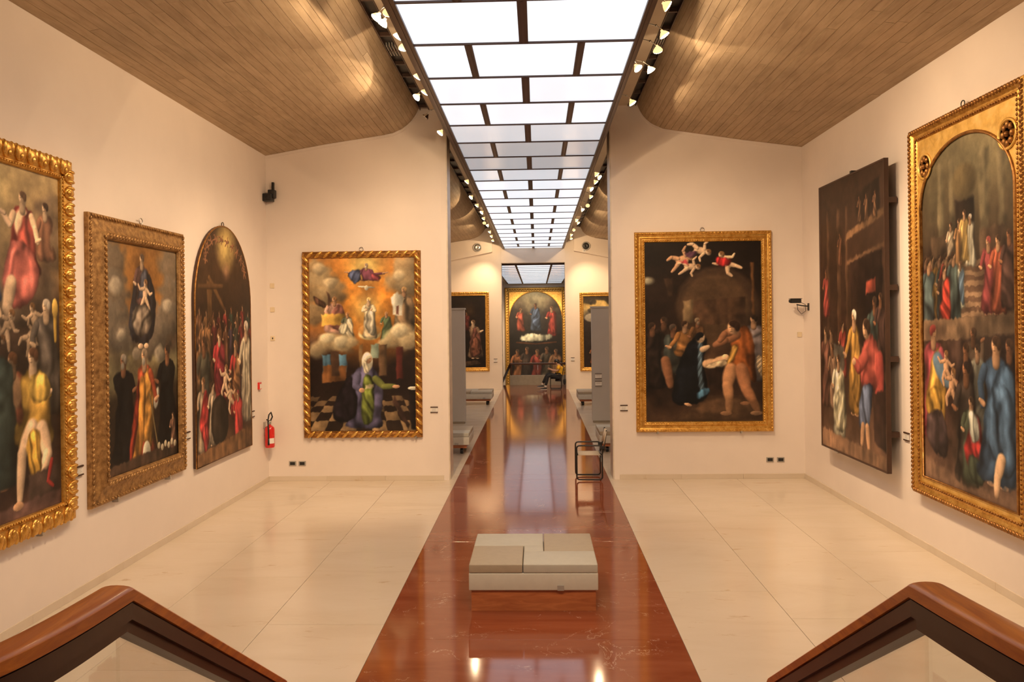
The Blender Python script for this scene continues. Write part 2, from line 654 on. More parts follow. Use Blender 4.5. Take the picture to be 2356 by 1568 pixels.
def vault(name, prof, y0, y1, yb0, label, board_len):
    s = 1 if prof[0][0] < 0 else -1
    top = [(p[0], p[1] + 0.011) for p in prof]
    poly = top + [(top[-1][0], 6.85), (top[0][0], 6.85)]
    shell = struct(MB().prism(poly, y0, y1).build(name, 'board_concrete'), label)
    es = resample(prof)
    rnd = random.Random(name)
    for a, b_ in zip(es, es[1:]):
        t = (b_ - a).normalized()
        n = Vector((t.y * s, -t.x * s))          # into the room
        y = yb0
        cuts = [yb0]
        y = yb0 + rnd.uniform(0.6, board_len)
        while y < y1 - 0.4:
            cuts.append(y)
            y += rnd.uniform(0.75, 1.1) * board_len
        cuts.append(y1)
        for c, d in zip(cuts, cuts[1:]):
            off = rnd.uniform(-0.0025, 0.0015)
            g = 0.0022
            p0, p1 = a + t * g + n * off, b_ - t * g + n * off
            q0, q1 = a + t * g - n * 0.012, b_ - t * g - n * 0.012
            vs = []
            for yy in (c + g * .6, d - g * .6):
                vs += [(p0.x, yy, p0.y), (p1.x, yy, p1.y), (q1.x, yy, q1.y), (q0.x, yy, q0.y)]
            MB().add(vs, [(0, 1, 5, 4), (1, 2, 6, 5), (3, 0, 4, 7), (0, 3, 2, 1), (4, 5, 6, 7)]).build('concrete_board', 'board_concrete', shell)
    return shell


vault('ceiling_left', VAULT_L, YBACK, YB, 5.4, 'board-marked concrete vault over the left side of the near hall', 3.4)
vault('ceiling_right', VAULT_R, YBACK, YB, 5.4, 'board-marked concrete vault over the right side of the near hall', 3.4)
vault('ceiling_left_far', VAULT_L, YB2, YF + .3, YB2, 'board-marked concrete vault in the second hall, left', 6.5)
vault('ceiling_right_far', VAULT_R, YB2, YF + .3, YB2, 'board-marked concrete vault in the second hall, right', 6.5)
for k, prof in enumerate((VAULT_L, VAULT_R)):
    poly = [(p[0], p[1] - 0.002) for p in prof] + [(p[0] * (1.0 if i else 1), p[1] - 0.05) for i, p in reversed(list(enumerate(prof)))]
    struct(MB().prism(poly, YB - 0.012, YB).build('trim_%d' % (3 + k), 'plaster'), 'pale plaster shadow strip under the %s vault' % ('left', 'right')[k])

# ---- soffit of the lighting slot with its air grille
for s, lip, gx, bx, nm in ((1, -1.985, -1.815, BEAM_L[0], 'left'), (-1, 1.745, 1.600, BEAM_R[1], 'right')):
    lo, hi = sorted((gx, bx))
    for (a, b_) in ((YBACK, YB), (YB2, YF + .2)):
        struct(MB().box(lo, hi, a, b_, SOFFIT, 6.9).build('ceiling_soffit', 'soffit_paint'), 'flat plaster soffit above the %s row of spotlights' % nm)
    lo, hi = sorted((lip, gx))
    for (a, b_, far) in ((4.0, YB, 0), (YB2, YF, 1)):
        t = tag(empty('air_grille', ((lo + hi) / 2, a, SOFFIT)), 'long dark air grille beside the %s concrete vault, %s hall' % (nm, ('near', 'second')[far]), 'air grille')
        w = (hi - lo) / 2 - .008
        MB().box(-w, w, 0, b_ - a, 0.05, 0.10).build('duct_back', 'dark_gap', t)
        if not far:
            for k in range(4):
                x = -w + (2 * w) * (k + 0.5) / 4
                for (c, d) in ((0.2, 4.6), (6.15, 6.55)):
                    MB().box(x - .006, x + .006, c, d, 0.0, 0.045).build('louvre', 'grey_plate', t)
        y = 0.3
        while y < b_ - a:
            MB().box(-w, w, y, y + 0.03, 0.0, 0.05).build('cross_bar', 'skylight_bar', t)
            y += 0.55 if not far else 0.9
        MB().box(-w - .005, -w + .006, 0, b_ - a, -0.012, 0.05).build('grille_edge', 'skylight_bar', t)
        MB().box(w - .006, w + .005, 0, b_ - a, -0.012, 0.05).build('grille_edge', 'skylight_bar', t)
# solid wall of the skylight well over the opening is the beam itself; roof slab closes everything
struct(MB().box(XL - .4, XR + .4, YBACK - .4, 47.8, 6.9, 7.1).build('ceiling_roof', 'soffit_paint'), 'roof slab above the skylight')

# ---- skylight
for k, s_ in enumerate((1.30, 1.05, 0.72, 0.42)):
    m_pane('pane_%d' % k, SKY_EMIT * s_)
sky = struct(empty('skylight', (0, 0, SKYZ)), 'long luminous ceiling of white panes in dark brown bars')
YS0 = -2.75
rows = [ROWY[0] - 1.09 * k for k in range(8, 0, -1)] + ROWY + [YF]
MB().box(BEAM_L[0], BEAM_L[1], YS0, YF, 0, 0.82).build('edge_beam', 'skylight_bar', sky)
MB().box(BEAM_R[0], BEAM_R[1], YS0, YF, 0, 0.82).build('edge_beam', 'skylight_bar', sky)
for b0 in (BEAM_L[0] + .035, BEAM_R[0] + .035):
    MB().box(b0, b0 + .028, YS0, YF, -0.006, 0.0).build('beam_groove', 'brown_metal', sky)
g0, g1 = BEAM_L[1], BEAM_R[0]
for i, y in enumerate(rows):
    if y < YF - .01:
        MB().box(g0, g1, y - .014, y + .014, 0.004, 0.05).build('cross_bar', 'skylight_bar', sky)
lev = {8: 0, 9: 0, 10: 1, 11: 1, 12: 2, 13: 3, 14: 3, 15: 2, 16: 1, 17: 1, 18: 0, 19: 0}  # rows near the middle wall: roof beam's shade put into weaker pane emission
for i, (a, b_) in enumerate(zip(rows, rows[1:])):
    two = (i % 2 == 1)
    bars = [(-0.72, -0.64), (0.455, 0.535)] if two else [(-0.148, -0.056)]
    xs = [g0] + [v for p in bars for v in p] + [g1]
    for k in range(0, len(xs), 2):
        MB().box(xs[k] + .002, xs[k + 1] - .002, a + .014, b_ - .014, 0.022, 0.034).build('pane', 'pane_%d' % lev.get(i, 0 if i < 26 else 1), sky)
    for p in bars:
        MB().box(p[0], p[1], a + .014, b_ - .014, 0.006, 0.05).build('long_bar', 'skylight_bar', sky)
        MB().box((p[0] + p[1]) / 2 - .012, (p[0] + p[1]) / 2 + .012, a + .014, b_ - .014, 0.002, 0.006).build('bar_rib', 'brown_metal', sky)

# ---- end wall of the second hall: low facing wall with sloping top, recessed upper wall, lintel
Y = YF
fl = [(XL, 0), (-1.404, 0), (-1.404, 6.9), (XL, 6.9)]
fr = [(XR, 0), (1.154, 0), (1.154, 6.9), (XR, 6.9)]
bl = [(-1.74, 6.42), (-1.74, 5.48), (-3.2, 5.19), (XL, 4.90), (XL, 5.70), (-3.63, 5.84), (-2.62, 5.98), (-2.3, 6.09), (-2.1, 6.26), (-2.0, 6.42)]
br = [(1.50, 6.42), (1.50, 5.48), (2.74, 5.22), (XR, 4.86), (XR, 5.66), (3.564, 5.77), (2.35, 5.97), (2.015, 6.09), (1.854, 6.24), (1.77, 6.42)]
struct(MB().prism(fl, Y, YF2).build('wall_far', 'plaster_far'), 'end wall of the second hall, left of the far opening')
struct(MB().prism(fr, Y, YF2).build('wall_far', 'plaster_far'), 'end wall of the second hall, right of the far opening')
struct(MB().prism(bl, Y - .12, Y).build('wall_far_band', 'plaster_far'), 'projecting upper band of the far wall, left')
struct(MB().prism(br, Y - .12, Y).build('wall_far_band', 'plaster_far'), 'projecting upper band of the far wall, right')
struct(MB().box(-1.404, 1.154, Y + .02, YF2, 5.04, 6.9).build('wall_far_lintel', 'plaster_far'), 'plain lintel above the far opening')
for s, x in ((1, -1.404), (-1, 1.154)):
    t = struct(empty('trim_5' if s > 0 else 'trim_6', (x, Y, 0)), 'slim marble edge of the far opening, %s side' % ('left' if s > 0 else 'right'))
    MB().box(0 if s > 0 else -.02, .02 if s > 0 else 0, -.005, YF2 - Y, 0, 5.04).build('marble_panel', 'reveal_marble', t)

# ---- the hall beyond: lower floor, walls, skylight
struct(MB().box(-4.6, -4.4, YF2, 47.6, -3.1, 6.9).build('wall_left_end', 'plaster_far'), 'side wall of the last hall, left')
struct(MB().box(4.4, 4.6, YF2, 47.6, -3.1, 6.9).build('wall_right_end', 'plaster_far'), 'side wall of the last hall, right')
struct(MB().box(-4.6, 4.6, 47.3, 47.6, -3.1, 6.9).build('wall_end', 'plaster_far'), 'end wall behind the farthest altarpiece')
struct(MB().box(-4.6, 4.6, 32.7, 47.6, -3.2, -3.05).build('floor_end', 'cream_marble'), 'floor of the last hall, lying lower')
struct(MB().box(-4.6, 4.6, 32.55, 32.7, -3.1, -0.01).build('wall_stairwell', 'low_wall'), 'wall below the far balustrade')
struct(MB().box(-4.6, 4.6, YF2, 47.6, 5.12, 5.3).build('ceiling_end', 'plaster_far'), 'ceiling of the last hall')
sk2 = struct(empty('skylight_end', (0, 0, 4.98)), 'luminous ceiling of the last hall with dark bars')
for a, b_, cols in ((31.2, 46.9, 13),):
    xs = [-1.75, -0.83, 0.62, 1.55]
    for i in range(3):
        for k in range(cols):
            y0 = a + (b_ - a) * k / cols
            y1 = a + (b_ - a) * (k + 1) / cols
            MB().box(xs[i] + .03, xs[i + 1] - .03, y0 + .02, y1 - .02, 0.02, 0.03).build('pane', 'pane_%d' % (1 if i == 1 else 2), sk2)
    for x in xs:
        MB().box(x - .04, x + .04, a, b_, 0, 0.14).build('long_bar', 'skylight_bar', sk2)
    for k in range(cols + 1):
        y0 = a + (b_ - a) * k / cols
        MB().box(xs[0], xs[-1], y0 - .02, y0 + .02, 0.005, 0.14).build('cross_bar', 'skylight_bar', sk2)

# ---- landing and stairs under the photographer
struct(MB().box(XL, XR, YBACK, 2.3, -.1, 1.05).build('floor_landing', 'cream_marble'), 'raised landing at the near end of the hall')
st = struct(empty('floor_stairs', (0, 0, 0)), 'short flight of red stone steps down to the hall')
for k in range(5):
    MB().box(-1.33, 1.19, 2.3 + .28 * k, 2.3 + .28 * (k + 1), 0.002, 1.05 - .175 * (k + 1)).build('step', 'red_stone', st)

# ================================================================== SPOTLIGHTS
proto_reflector = MB().lathe([(0.012, 0.050), (0.016, 0.034), (0.034, 0.018), (0.050, -0.004), (0.058, -0.022), (0.055, -0.022), (0.046, -0.004), (0.015, 0.016)], 18)
proto_lens = MB().lathe([(0.001, -0.036), (0.034, -0.033), (0.055, -0.026), (0.055, -0.018)], 18)
_refl_me = _lens_me = None
LAMP_DATA = {}


def spotlight(pos, target, label, group, power, on=True, beam_x=None, cone=78, blend=0.9, spill=0.0, stem=0.0, throw=True):
    global _refl_me, _lens_me
    root = tag(empty('spotlight', pos), label, 'spotlight', group)
    p = Vector(pos)
    t = Vector(target)
    if beam_x is not None:
        dx = beam_x - p.x
        pts = [(0, 0, 0.035), (dx * .25, 0.01, 0.10), (dx * .8, 0.03, 0.16), (dx, 0.03, 0.16)]
        MB().tube(pts, 0.005, 6).build('arm', 'steel', root, True)
        MB().ball((dx * .25, 0.01, 0.10), 0.014, 8, 6).build('joint', 'steel', root, True)
    if stem:
        MB().tube([(0, 0, .04), (0, 0, stem)], .008, 6).build('stem', 'steel', root, True)
    q = (t - p).to_track_quat('-Z', 'Y')
    if _refl_me is None:
        r = proto_reflector.build('reflector', 'lamp_cup', root, True)
        _refl_me = r.data
        l = proto_lens.build('lens', 'lamp_lens', r, True)
        _lens_me = l.data
    else:
        r = link('reflector', _refl_me, root)
        if not on:
            r.data = _refl_me.copy()
            r.data.materials[0] = MATS['chrome']
        if on:
            l = link('lens', _lens_me, r)
    r.rotation_mode = 'QUATERNION'
    r.rotation_quaternion = q
    if on and throw:
        key = (power, cone, blend)
        if key not in LAMP_DATA:
            ld = bpy.data.lights.new('halogen', 'SPOT')
            ld.energy = power
            ld.color = LAMP_COLOR
            ld.spot_size = math.radians(cone)
            ld.spot_blend = blend
            ld.shadow_soft_size = 0.035
            LAMP_DATA[key] = ld
        lo = bpy.data.objects.new('halogen_light', LAMP_DATA[key])
        COL.objects.link(lo)
        lo.parent = r
        lo.location = (0, 0, -0.07)
        if spill:
            if 'spill' not in LAMP_DATA:
                ld = bpy.data.lights.new('halogen_spill', 'SPOT')
                ld.energy = spill
                ld.color = LAMP_COLOR
                ld.spot_size = math.radians(152)
                ld.spot_blend = 0.03
                ld.shadow_soft_size = 0.02
                LAMP_DATA['spill'] = ld
            lo = bpy.data.objects.new('halogen_spill_light', LAMP_DATA['spill'])
            COL.objects.link(lo)
            lo.parent = r
            lo.location = (0, 0, -0.07)
    return root


ORD = ['first', 'second', 'third', 'fourth', 'fifth', 'sixth', 'seventh', 'eighth', 'ninth', 'tenth', 'eleventh', 'twelfth', 'thirteenth', 'fourteenth']
PW = LAMP_W
left_a = [  # x, y, z, target, power factor, on
    (-1.48, 2.20, 5.90, (-2.0, 7.6, 0.0), 2.2, 1), (-1.48, 5.60, 5.90, (XL, 6.6, 1.2), 0.75, 1),  # first lamp is out of view, added as fill for bench front and floor
    (-1.608, 7.876, 5.90, (XL, 6.9, 1.5), 0.55, 1), (-1.57, 7.99, 5.88, (XL, 8.6, 1.5), 0.55, 1), (-1.479, 7.80, 5.92, (-3.4, YB, 2.1), 1.65, 1),
    (-1.485, 8.417, 5.90, (XL, 9.2, 1.2), 0.5, 1), (-1.481, 8.698, 5.88, (-2.5, YB, 2.0), 1.3, 1), (-1.486, 9.82, 5.90, (XL, 11.2, 1.4), 0.55, 1),
    (-1.489, 10.496, 5.90, (XL, 11.4, 1.2), 0.5, 1), (-1.637, 10.711, 5.90, (XL, 9.0, 2.2), 0.4, 1), (-1.667, 11.766, 5.90, (XL, 12.0, 3.0), 0.0, 0),
    (-1.564, 12.759, 5.90, (XL, 11.6, 1.6), 0.5, 1)]
right_a = [
    (1.36, 2.20, 5.90, (2.0, 7.6, 0.0), 2.2, 1), (1.36, 5.60, 5.90, (XR, 7.0, 1.0), 1.0, 1),  # first lamp here likewise unseen, added to fill from the landing side
    (1.339, 7.772, 5.90, (XR, 8.2, 3.9), 0.9, 1), (1.441, 8.553, 5.90, (XR, 8.8, 1.0), 0.9, 1), (1.449, 9.032, 5.90, (3.0, YB, 1.9), 1.55, 1),
    (1.295, 9.671, 5.90, (XR, 8.0, 1.2), 0.9, 1), (1.464, 9.70, 5.88, (XR, 10.6, 1.2), 0.8, 1), (1.42, 11.217, 5.90, (XR, 11.4, 1.2), 0.8, 1)]
for side, lst, bx in (('left', left_a, BEAM_L[0]), ('right', right_a, BEAM_R[1])):
    for i, (x, y, z, t, p, on) in enumerate(lst):
        if y < 7:
            lab = '%s unseen spotlight from the landing on the %s edge of the near skylight' % (ORD[i], side)
        else:
            lab = '%s halogen spotlight, %s, %s row beside the near skylight' % (ORD[i - 2], 'glowing' if on else 'unlit', side)
        spotlight((x, y, z), t, lab, 'halogen spotlights of the near hall', PW * p * (.78 if t[0] == XL else 1.2 if t[0] == XR else 1.15 if t[1] == YB else 1.0), bool(on), bx, spill=SPILL_W if y < 12 else 0)
PW = LAMP_W_FAR
lb = [(-1.508, 17.02), (-1.60, 19.18), (-1.561, 20.57), (-1.528, 21.90), (-1.569, 23.21), (-1.62, 24.24), (-1.56, 24.92), (-1.60, 26.75), (-1.62, 28.13), (-1.66, 29.6)]
rb = [(1.305, 16.43), (1.389, 16.78), (1.358, 17.36), (1.324, 18.27), (1.395, 19.43), (1.416, 20.90), (1.322, 21.71), (1.267, 23.97), (1.356, 24.62), (1.307, 26.50), (1.289, 28.12), (1.34, 29.3)]
for side, lst, sx, bx in (('left', lb, -1, BEAM_L[0]), ('right', rb, 1, BEAM_R[1])):
    wx = XL if sx < 0 else XR
    for i, (x, y) in enumerate(lst):
        if i in (5, 9, 11):
            t = (2.7 * sx, YF, 2.4)
        elif i in (1, 3):
            t = (wx, y - 1.6, 2.8)
        else:
            t = (wx, y + 1.0, 2.4)
        spotlight((x, y, 5.85), t, '%s small spotlight beyond the opening, %s row, counted from the near hall' % (ORD[i], side), 'halogen spotlights of the second hall', PW, True, bx, spill=SPILL_W, throw=(i % 2 == 1))
for i, (x, y) in enumerate(((-2.0, 35.5), (-2.0, 38.5), (-2.0, 41.5), (1.8, 35.5), (1.8, 38.5), (1.8, 41.5))):
    spotlight((x, y, 4.85), (-0.1, 47.0, 0.8 + 0.8 * (i % 3)), '%s of the tiny far spotlights %s of the farthest altarpiece' % (ORD[i % 3], 'left' if x < 0 else 'right'), 'far spotlights of the last hall', 620.0, True, None, 44, stem=.28)

# ================================================================== PAINTINGS
class Win:
    pass


class Art:
    """loose painterly composition on a grid; u,v run 0..1 from the top left corner"""

    def __init__(s, X, V, asp, seed):
        s.X, s.V, s.asp = X, V, asp
        s.rs = np.random.RandomState(seed)
        s.n1 = s.noise(7, 11)
        s.n2 = s.noise(19, 31)
        s.nf = s.noise(40, 9) * .8
        s.nh = s.noise(46, 70)
        s.c = np.zeros(X.shape + (3,))
        s.xc, s.vlo, s.vhi = X[0], V.min(1), V.max(1)

    def noise(s, gx, gy):
        g = s.rs.rand(gy + 2, gx + 2)
        fx = np.clip(s.X / s.asp, 0, 1) * gx
        fy = np.clip(s.V, 0, 1) * gy
        i, j = fy.astype(int), fx.astype(int)
        a, b_ = fy - i, fx - j
        a, b_ = a * a * (3 - 2 * a), b_ * b_ * (3 - 2 * b_)
        return (g[i, j] * (1 - a) * (1 - b_) + g[i + 1, j] * a * (1 - b_) + g[i, j + 1] * (1 - a) * b_ + g[i + 1, j + 1] * a * b_) - 0.5

    def win(s, x0, x1, v0, v1):
        """the part of the grid a stroke can touch"""
        k = np.nonzero((s.xc >= x0) & (s.xc <= x1))[0]
        r = np.nonzero((s.vhi >= v0) & (s.vlo <= v1))[0]
        if len(k) == 0 or len(r) == 0:
            return None
        sl = (slice(r[0], r[-1] + 1), slice(k[0], k[-1] + 1))
        w = Win()
        w.X, w.V, w.n1, w.n2, w.nf, w.nh, w.c = s.X[sl], s.V[sl], s.n1[sl], s.n2[sl], s.nf[sl], s.nh[sl], s.c[sl]
        return w

    def bg(s, stops):
        vs = [p for p, _ in stops]
        w = s.V + s.n1 * 0.12
        for k in range(3):
            s.c[..., k] = np.interp(w, vs, [c[k] for _, c in stops])
        return s

    def put(s, w, m, c, shade=None, alpha=1.0):
        m = np.clip(m, 0, 1)[..., None] * alpha
        c = np.array(c, float)[None, None, :] * (np.ones_like(w.X) if shade is None else shade)[..., None]
        w.c[...] = w.c * (1 - m) + c * m

    def ell(s, u, v, ru, rv, c, rot=0.0, soft=0.12, wob=0.0, sh=0.35, alpha=1.0):
        R = max(ru, rv) * (1.1 + soft + wob)
        w = s.win(u * s.asp - R, u * s.asp + R, v - R, v + R)
        if w is None:
            return s
        dx, dy = w.X - u * s.asp, w.V - v
        ca, sa = math.cos(rot), math.sin(rot)
        a, b_ = (dx * ca + dy * sa) / ru, (-dx * sa + dy * ca) / rv
        d = np.sqrt(a * a + b_ * b_) + w.n2 * wob
        s.put(w, (1 - d) / soft + 0.5, c, 1 + sh * (-0.55 * dx / ru - 0.65 * dy / rv), alpha)
        return s

    def glow(s, u, v, r, c, alpha=1.0, p=1.5):
        w = s.win(u * s.asp - r, u * s.asp + r, v - r, v + r)
        d = np.sqrt((w.X - u * s.asp) ** 2 + (w.V - v) ** 2) / r
        s.put(w, np.clip(1 - d, 0, 1) ** p * alpha * (1 + w.n1 * .5), c)
        return s

    def limb(s, pts, r0, r1, c, soft=0.35):
        n = len(pts) - 1
        for i in range(n):
            (u0, v0), (u1, v1) = pts[i], pts[i + 1]
            x0, x1 = u0 * s.asp, u1 * s.asp
            ra, rb = r0 + (r1 - r0) * i / n, r0 + (r1 - r0) * (i + 1) / n
            R = max(ra, rb) * 1.3
            w = s.win(min(x0, x1) - R, max(x0, x1) + R, min(v0, v1) - R, max(v0, v1) + R)
            if w is None:
                continue
            dx, dy = x1 - x0, v1 - v0
            L = dx * dx + dy * dy + 1e-9
            t = np.clip(((w.X - x0) * dx + (w.V - v0) * dy) / L, 0, 1)
            ex, ey = w.X - x0 - t * dx, w.V - v0 - t * dy
            r = (ra + (rb - ra) * t) * (1 + .18 * np.sin(math.pi * t))
            d = np.sqrt(ex * ex + ey * ey) / r
            s.put(w, (1 - d) / soft + 0.5, c, 1 + 0.42 * (-0.6 * ex / r - 0.6 * ey / r) - 0.22 * d * d)
        return s

    def poly(s, pts, c, soft=0.009, fold=0.8, alpha=1.0, grad=0.0):
        P = [(u * s.asp, v) for u, v in pts]
        org = fold > 0.45 and len(P) > 3
        if org:
            for _ in range(2):
                P = [q for a, b_ in zip(P, P[1:] + P[:1]) for q in ((a[0] * .75 + b_[0] * .25, a[1] * .75 + b_[1] * .25), (a[0] * .25 + b_[0] * .75, a[1] * .25 + b_[1] * .75))]
        px, pv = [p[0] for p in P], [p[1] for p in P]
        th, ph0, kf = s.rs.uniform(-.7, .7), s.rs.uniform(0, 6), s.rs.uniform(7, 11)
        w = s.win(min(px) - .03, max(px) + .03, min(pv) - .03, max(pv) + .03)
        if w is None:
            return s
        ins = np.zeros(w.X.shape, bool)
        dist = np.full(w.X.shape, 9.0)
        wx, wy = w.X + w.n2 * 0.010, w.V + w.nh * 0.010
        for (x0, y0), (x1, y1) in zip(P, P[1:] + P[:1]):
            ins ^= ((y0 > wy) != (y1 > wy)) & (wx < (x1 - x0) * (wy - y0) / (y1 - y0 + 1e-12) + x0)
            dx, dy = x1 - x0, y1 - y0
            t = np.clip(((wx - x0) * dx + (wy - y0) * dy) / (dx * dx + dy * dy + 1e-9), 0, 1)
            dist = np.minimum(dist, np.hypot(wx - x0 - t * dx, wy - y0 - t * dy))
        sd = np.where(ins, dist, -dist)
        cx = sum(px) / len(P)
        wdt = max(px) - min(px) + 1e-6
        hgt = max(pv) - min(pv) + 1e-6
        sh = 1 + 0.25 * w.n2 - 0.45 * (w.X - cx) / wdt * (1 if fold else 0) + grad * (w.V - P[0][1])
        if org:
            ph = kf * ((w.X - cx) * math.cos(th) + (w.V - P[0][1]) * math.sin(th)) / wdt + w.n1 * 5 + w.n2 * 1.6 + ph0
            sh = sh * (1 + .24 * fold * np.sin(ph) + .10 * fold * np.sin(2.3 * ph + 1.7)) + .35 * fold * w.nf
            sh = sh * (1.14 - .36 * (w.V - min(pv)) / hgt)
            sh = sh * np.clip(.62 + dist / (.16 * min(wdt, hgt)) * .38, 0, 1)
        else:
            sh = sh + fold * w.nf
        s.put(w, sd / soft + 0.5, c, np.clip(sh, 0.18, 1.6), alpha)
        return s

    def head(s, u, v, r, skin, hair, face=-1, beard=None):
        a = s.asp
        s.ell(u, v, r * .80, r, skin, 0.12 * face, .3, .0, .45)
        s.ell(u - face * .42 * r / a, v + .12 * r, r * .48, r * .85, [x * .50 for x in skin], 0, .9, 0, 0, .75)
        s.ell(u - face * .16 * r / a, v - .52 * r, r * .82, r * .56, hair, -.25 * face, .3, .15)
        s.ell(u - face * .58 * r / a, v - .10 * r, r * .40, r * .62, hair, 0, .4, .2)
        s.ell(u + face * .34 * r / a, v - .06 * r, r * .26, r * .09, [x * .45 for x in skin], 0, .9, 0, 0, .8)
        s.ell(u + face * .20 * r / a, v + .24 * r, r * .10, r * .26, [x * .62 for x in skin], 0, .9, 0, 0, .7)
        s.ell(u + face * .28 * r / a, v + .58 * r, r * .22, r * .08, [x * .50 for x in skin], 0, .9, 0, 0, .8)
        if beard:
            s.ell(u + face * .18 * r / a, v + .85 * r, r * .5, r * .62, beard, 0, .5, .3)
        return s

    def fig(s, u, v, h, robe, skin=(205, 140, 95), hair=(60, 38, 24), mantle=None, lean=0.0, face=-1, arms=((-1, .32, .05),), wide=1.0, beard=None, hem=0.95, bare=False, feet=True):
        """clothed standing or kneeling figure, head centre at u,v, height h"""
        a = s.asp
        w = 0.13 * h * wide / a
        r = 0.062 * h
        L = lean * h / a
        sh = v + .115 * h
        s.ell(u + L * .5, v + .48 * h, .24 * h * wide, .60 * h, [c * .25 for c in robe], 0, 1.0, .3, 0, .3)
        hip = v + .45 * h
        bot = v + hem * h
        if feet:
            for k in (-.4, .45):
                s.ell(u + L + k * w, bot + .01 * h, .05 * h, .018 * h, skin, 0, .3)
        j = lambda: 1 + s.rs.uniform(-.18, .18)
        sway = s.rs.uniform(-.25, .25) * w
        s.poly([(u - w * 1.05 * j(), sh + .06 * h), (u - w * .8, sh), (u - w * .3, sh - .03 * h), (u + w * .3, sh - .03 * h), (u + w * .85, sh + .005 * h), (u + w * 1.1 * j(), sh + .08 * h), (u + w * .80 * j() + sway, hip - .10 * h), (u + w * 1.05 * j() + L * .5 + sway, hip + .04 * h), (u + w * 1.2 * j() + L, bot - .2 * h), (u + w * 1.5 * j() + L, bot), (u + w * .3 + L, bot + .02 * h), (u - w * 1.4 * j() + L, bot - .01 * h), (u - w * 1.1 * j() + L, bot - .22 * h), (u - w * .95 * j() + L * .5 + sway, hip + .04 * h), (u - w * .72 * j() + sway, hip - .10 * h)], robe, fold=0.95)
        if bare:
            s.ell(u, v + .25 * h, .095 * h * wide, .15 * h, skin, 0, .25)
        if mantle:
            s.poly([(u + w * .1, sh), (u + w * 1.05, sh + .02 * h), (u + w * 1.3 + L * .5, hip + .05 * h), (u + w * 1.15 + L, bot - .04 * h), (u - w * .2 + L, bot - .12 * h), (u - w * 1.0 + L * .5, hip + .12 * h), (u - w * .7 + L * .5, hip + .02 * h)], mantle, fold=1.1)
        for (d, ex, ey) in arms:
            x0 = u + d * w * .8
            sl = robe if not bare else skin
            s.limb([(x0, sh + .05 * h), (x0 + d * .05 * h / a, v + .27 * h), (u + d * ex * .55 * h / a, v + (.30 + ey) * h)], .040 * h, .028 * h, [c * 1.08 for c in sl])
            s.limb([(u + d * ex * .50 * h / a, v + (.295 + ey) * h), (u + d * ex * .66 * h / a, v + (.27 + ey) * h)], .022 * h, .016 * h, skin)
        s.limb([(u, v + .03 * h), (u, sh + .01 * h)], .034 * h, .042 * h, [c * .8 for c in skin])
        s.head(u, v, r, skin, hair, face, beard)
        return s

    def putto(s, u, v, h, skin=(205, 140, 95), rot=0.0, hair=(120, 75, 40)):
        a = s.asp
        ca, sa = math.cos(rot), math.sin(rot)

        def P(x, y):
            return (u + (x * ca - y * sa) * h / a, v + (x * sa + y * ca) * h)
        s.limb([P(0, .2), P(0, .55)], .15 * h, .13 * h, skin)
        s.limb([P(-.08, .55), P(-.22, .8), P(-.15, 1.0)], .09 * h, .05 * h, skin)
        s.limb([P(.08, .55), P(.25, .75), P(.38, .95)], .09 * h, .05 * h, skin)
        s.limb([P(-.1, .2), P(-.35, .25), P(-.5, .1)], .065 * h, .04 * h, skin)
        s.limb([P(.1, .2), P(.33, .35), P(.48, .28)], .065 * h, .04 * h, skin)
        q = P(0, 0)
        s.head(q[0], q[1], .14 * h, skin, hair)
        return s

    def clouds(s, pts, c, soft=0.5):
        for (u, v, r) in pts:
            s.ell(u, v, r * 1.25, r, c, 0, soft, .5, .45, .85)
        return s


SK = (205, 140, 92)
SKD = (150, 88, 52)
PALE = (228, 172, 122)


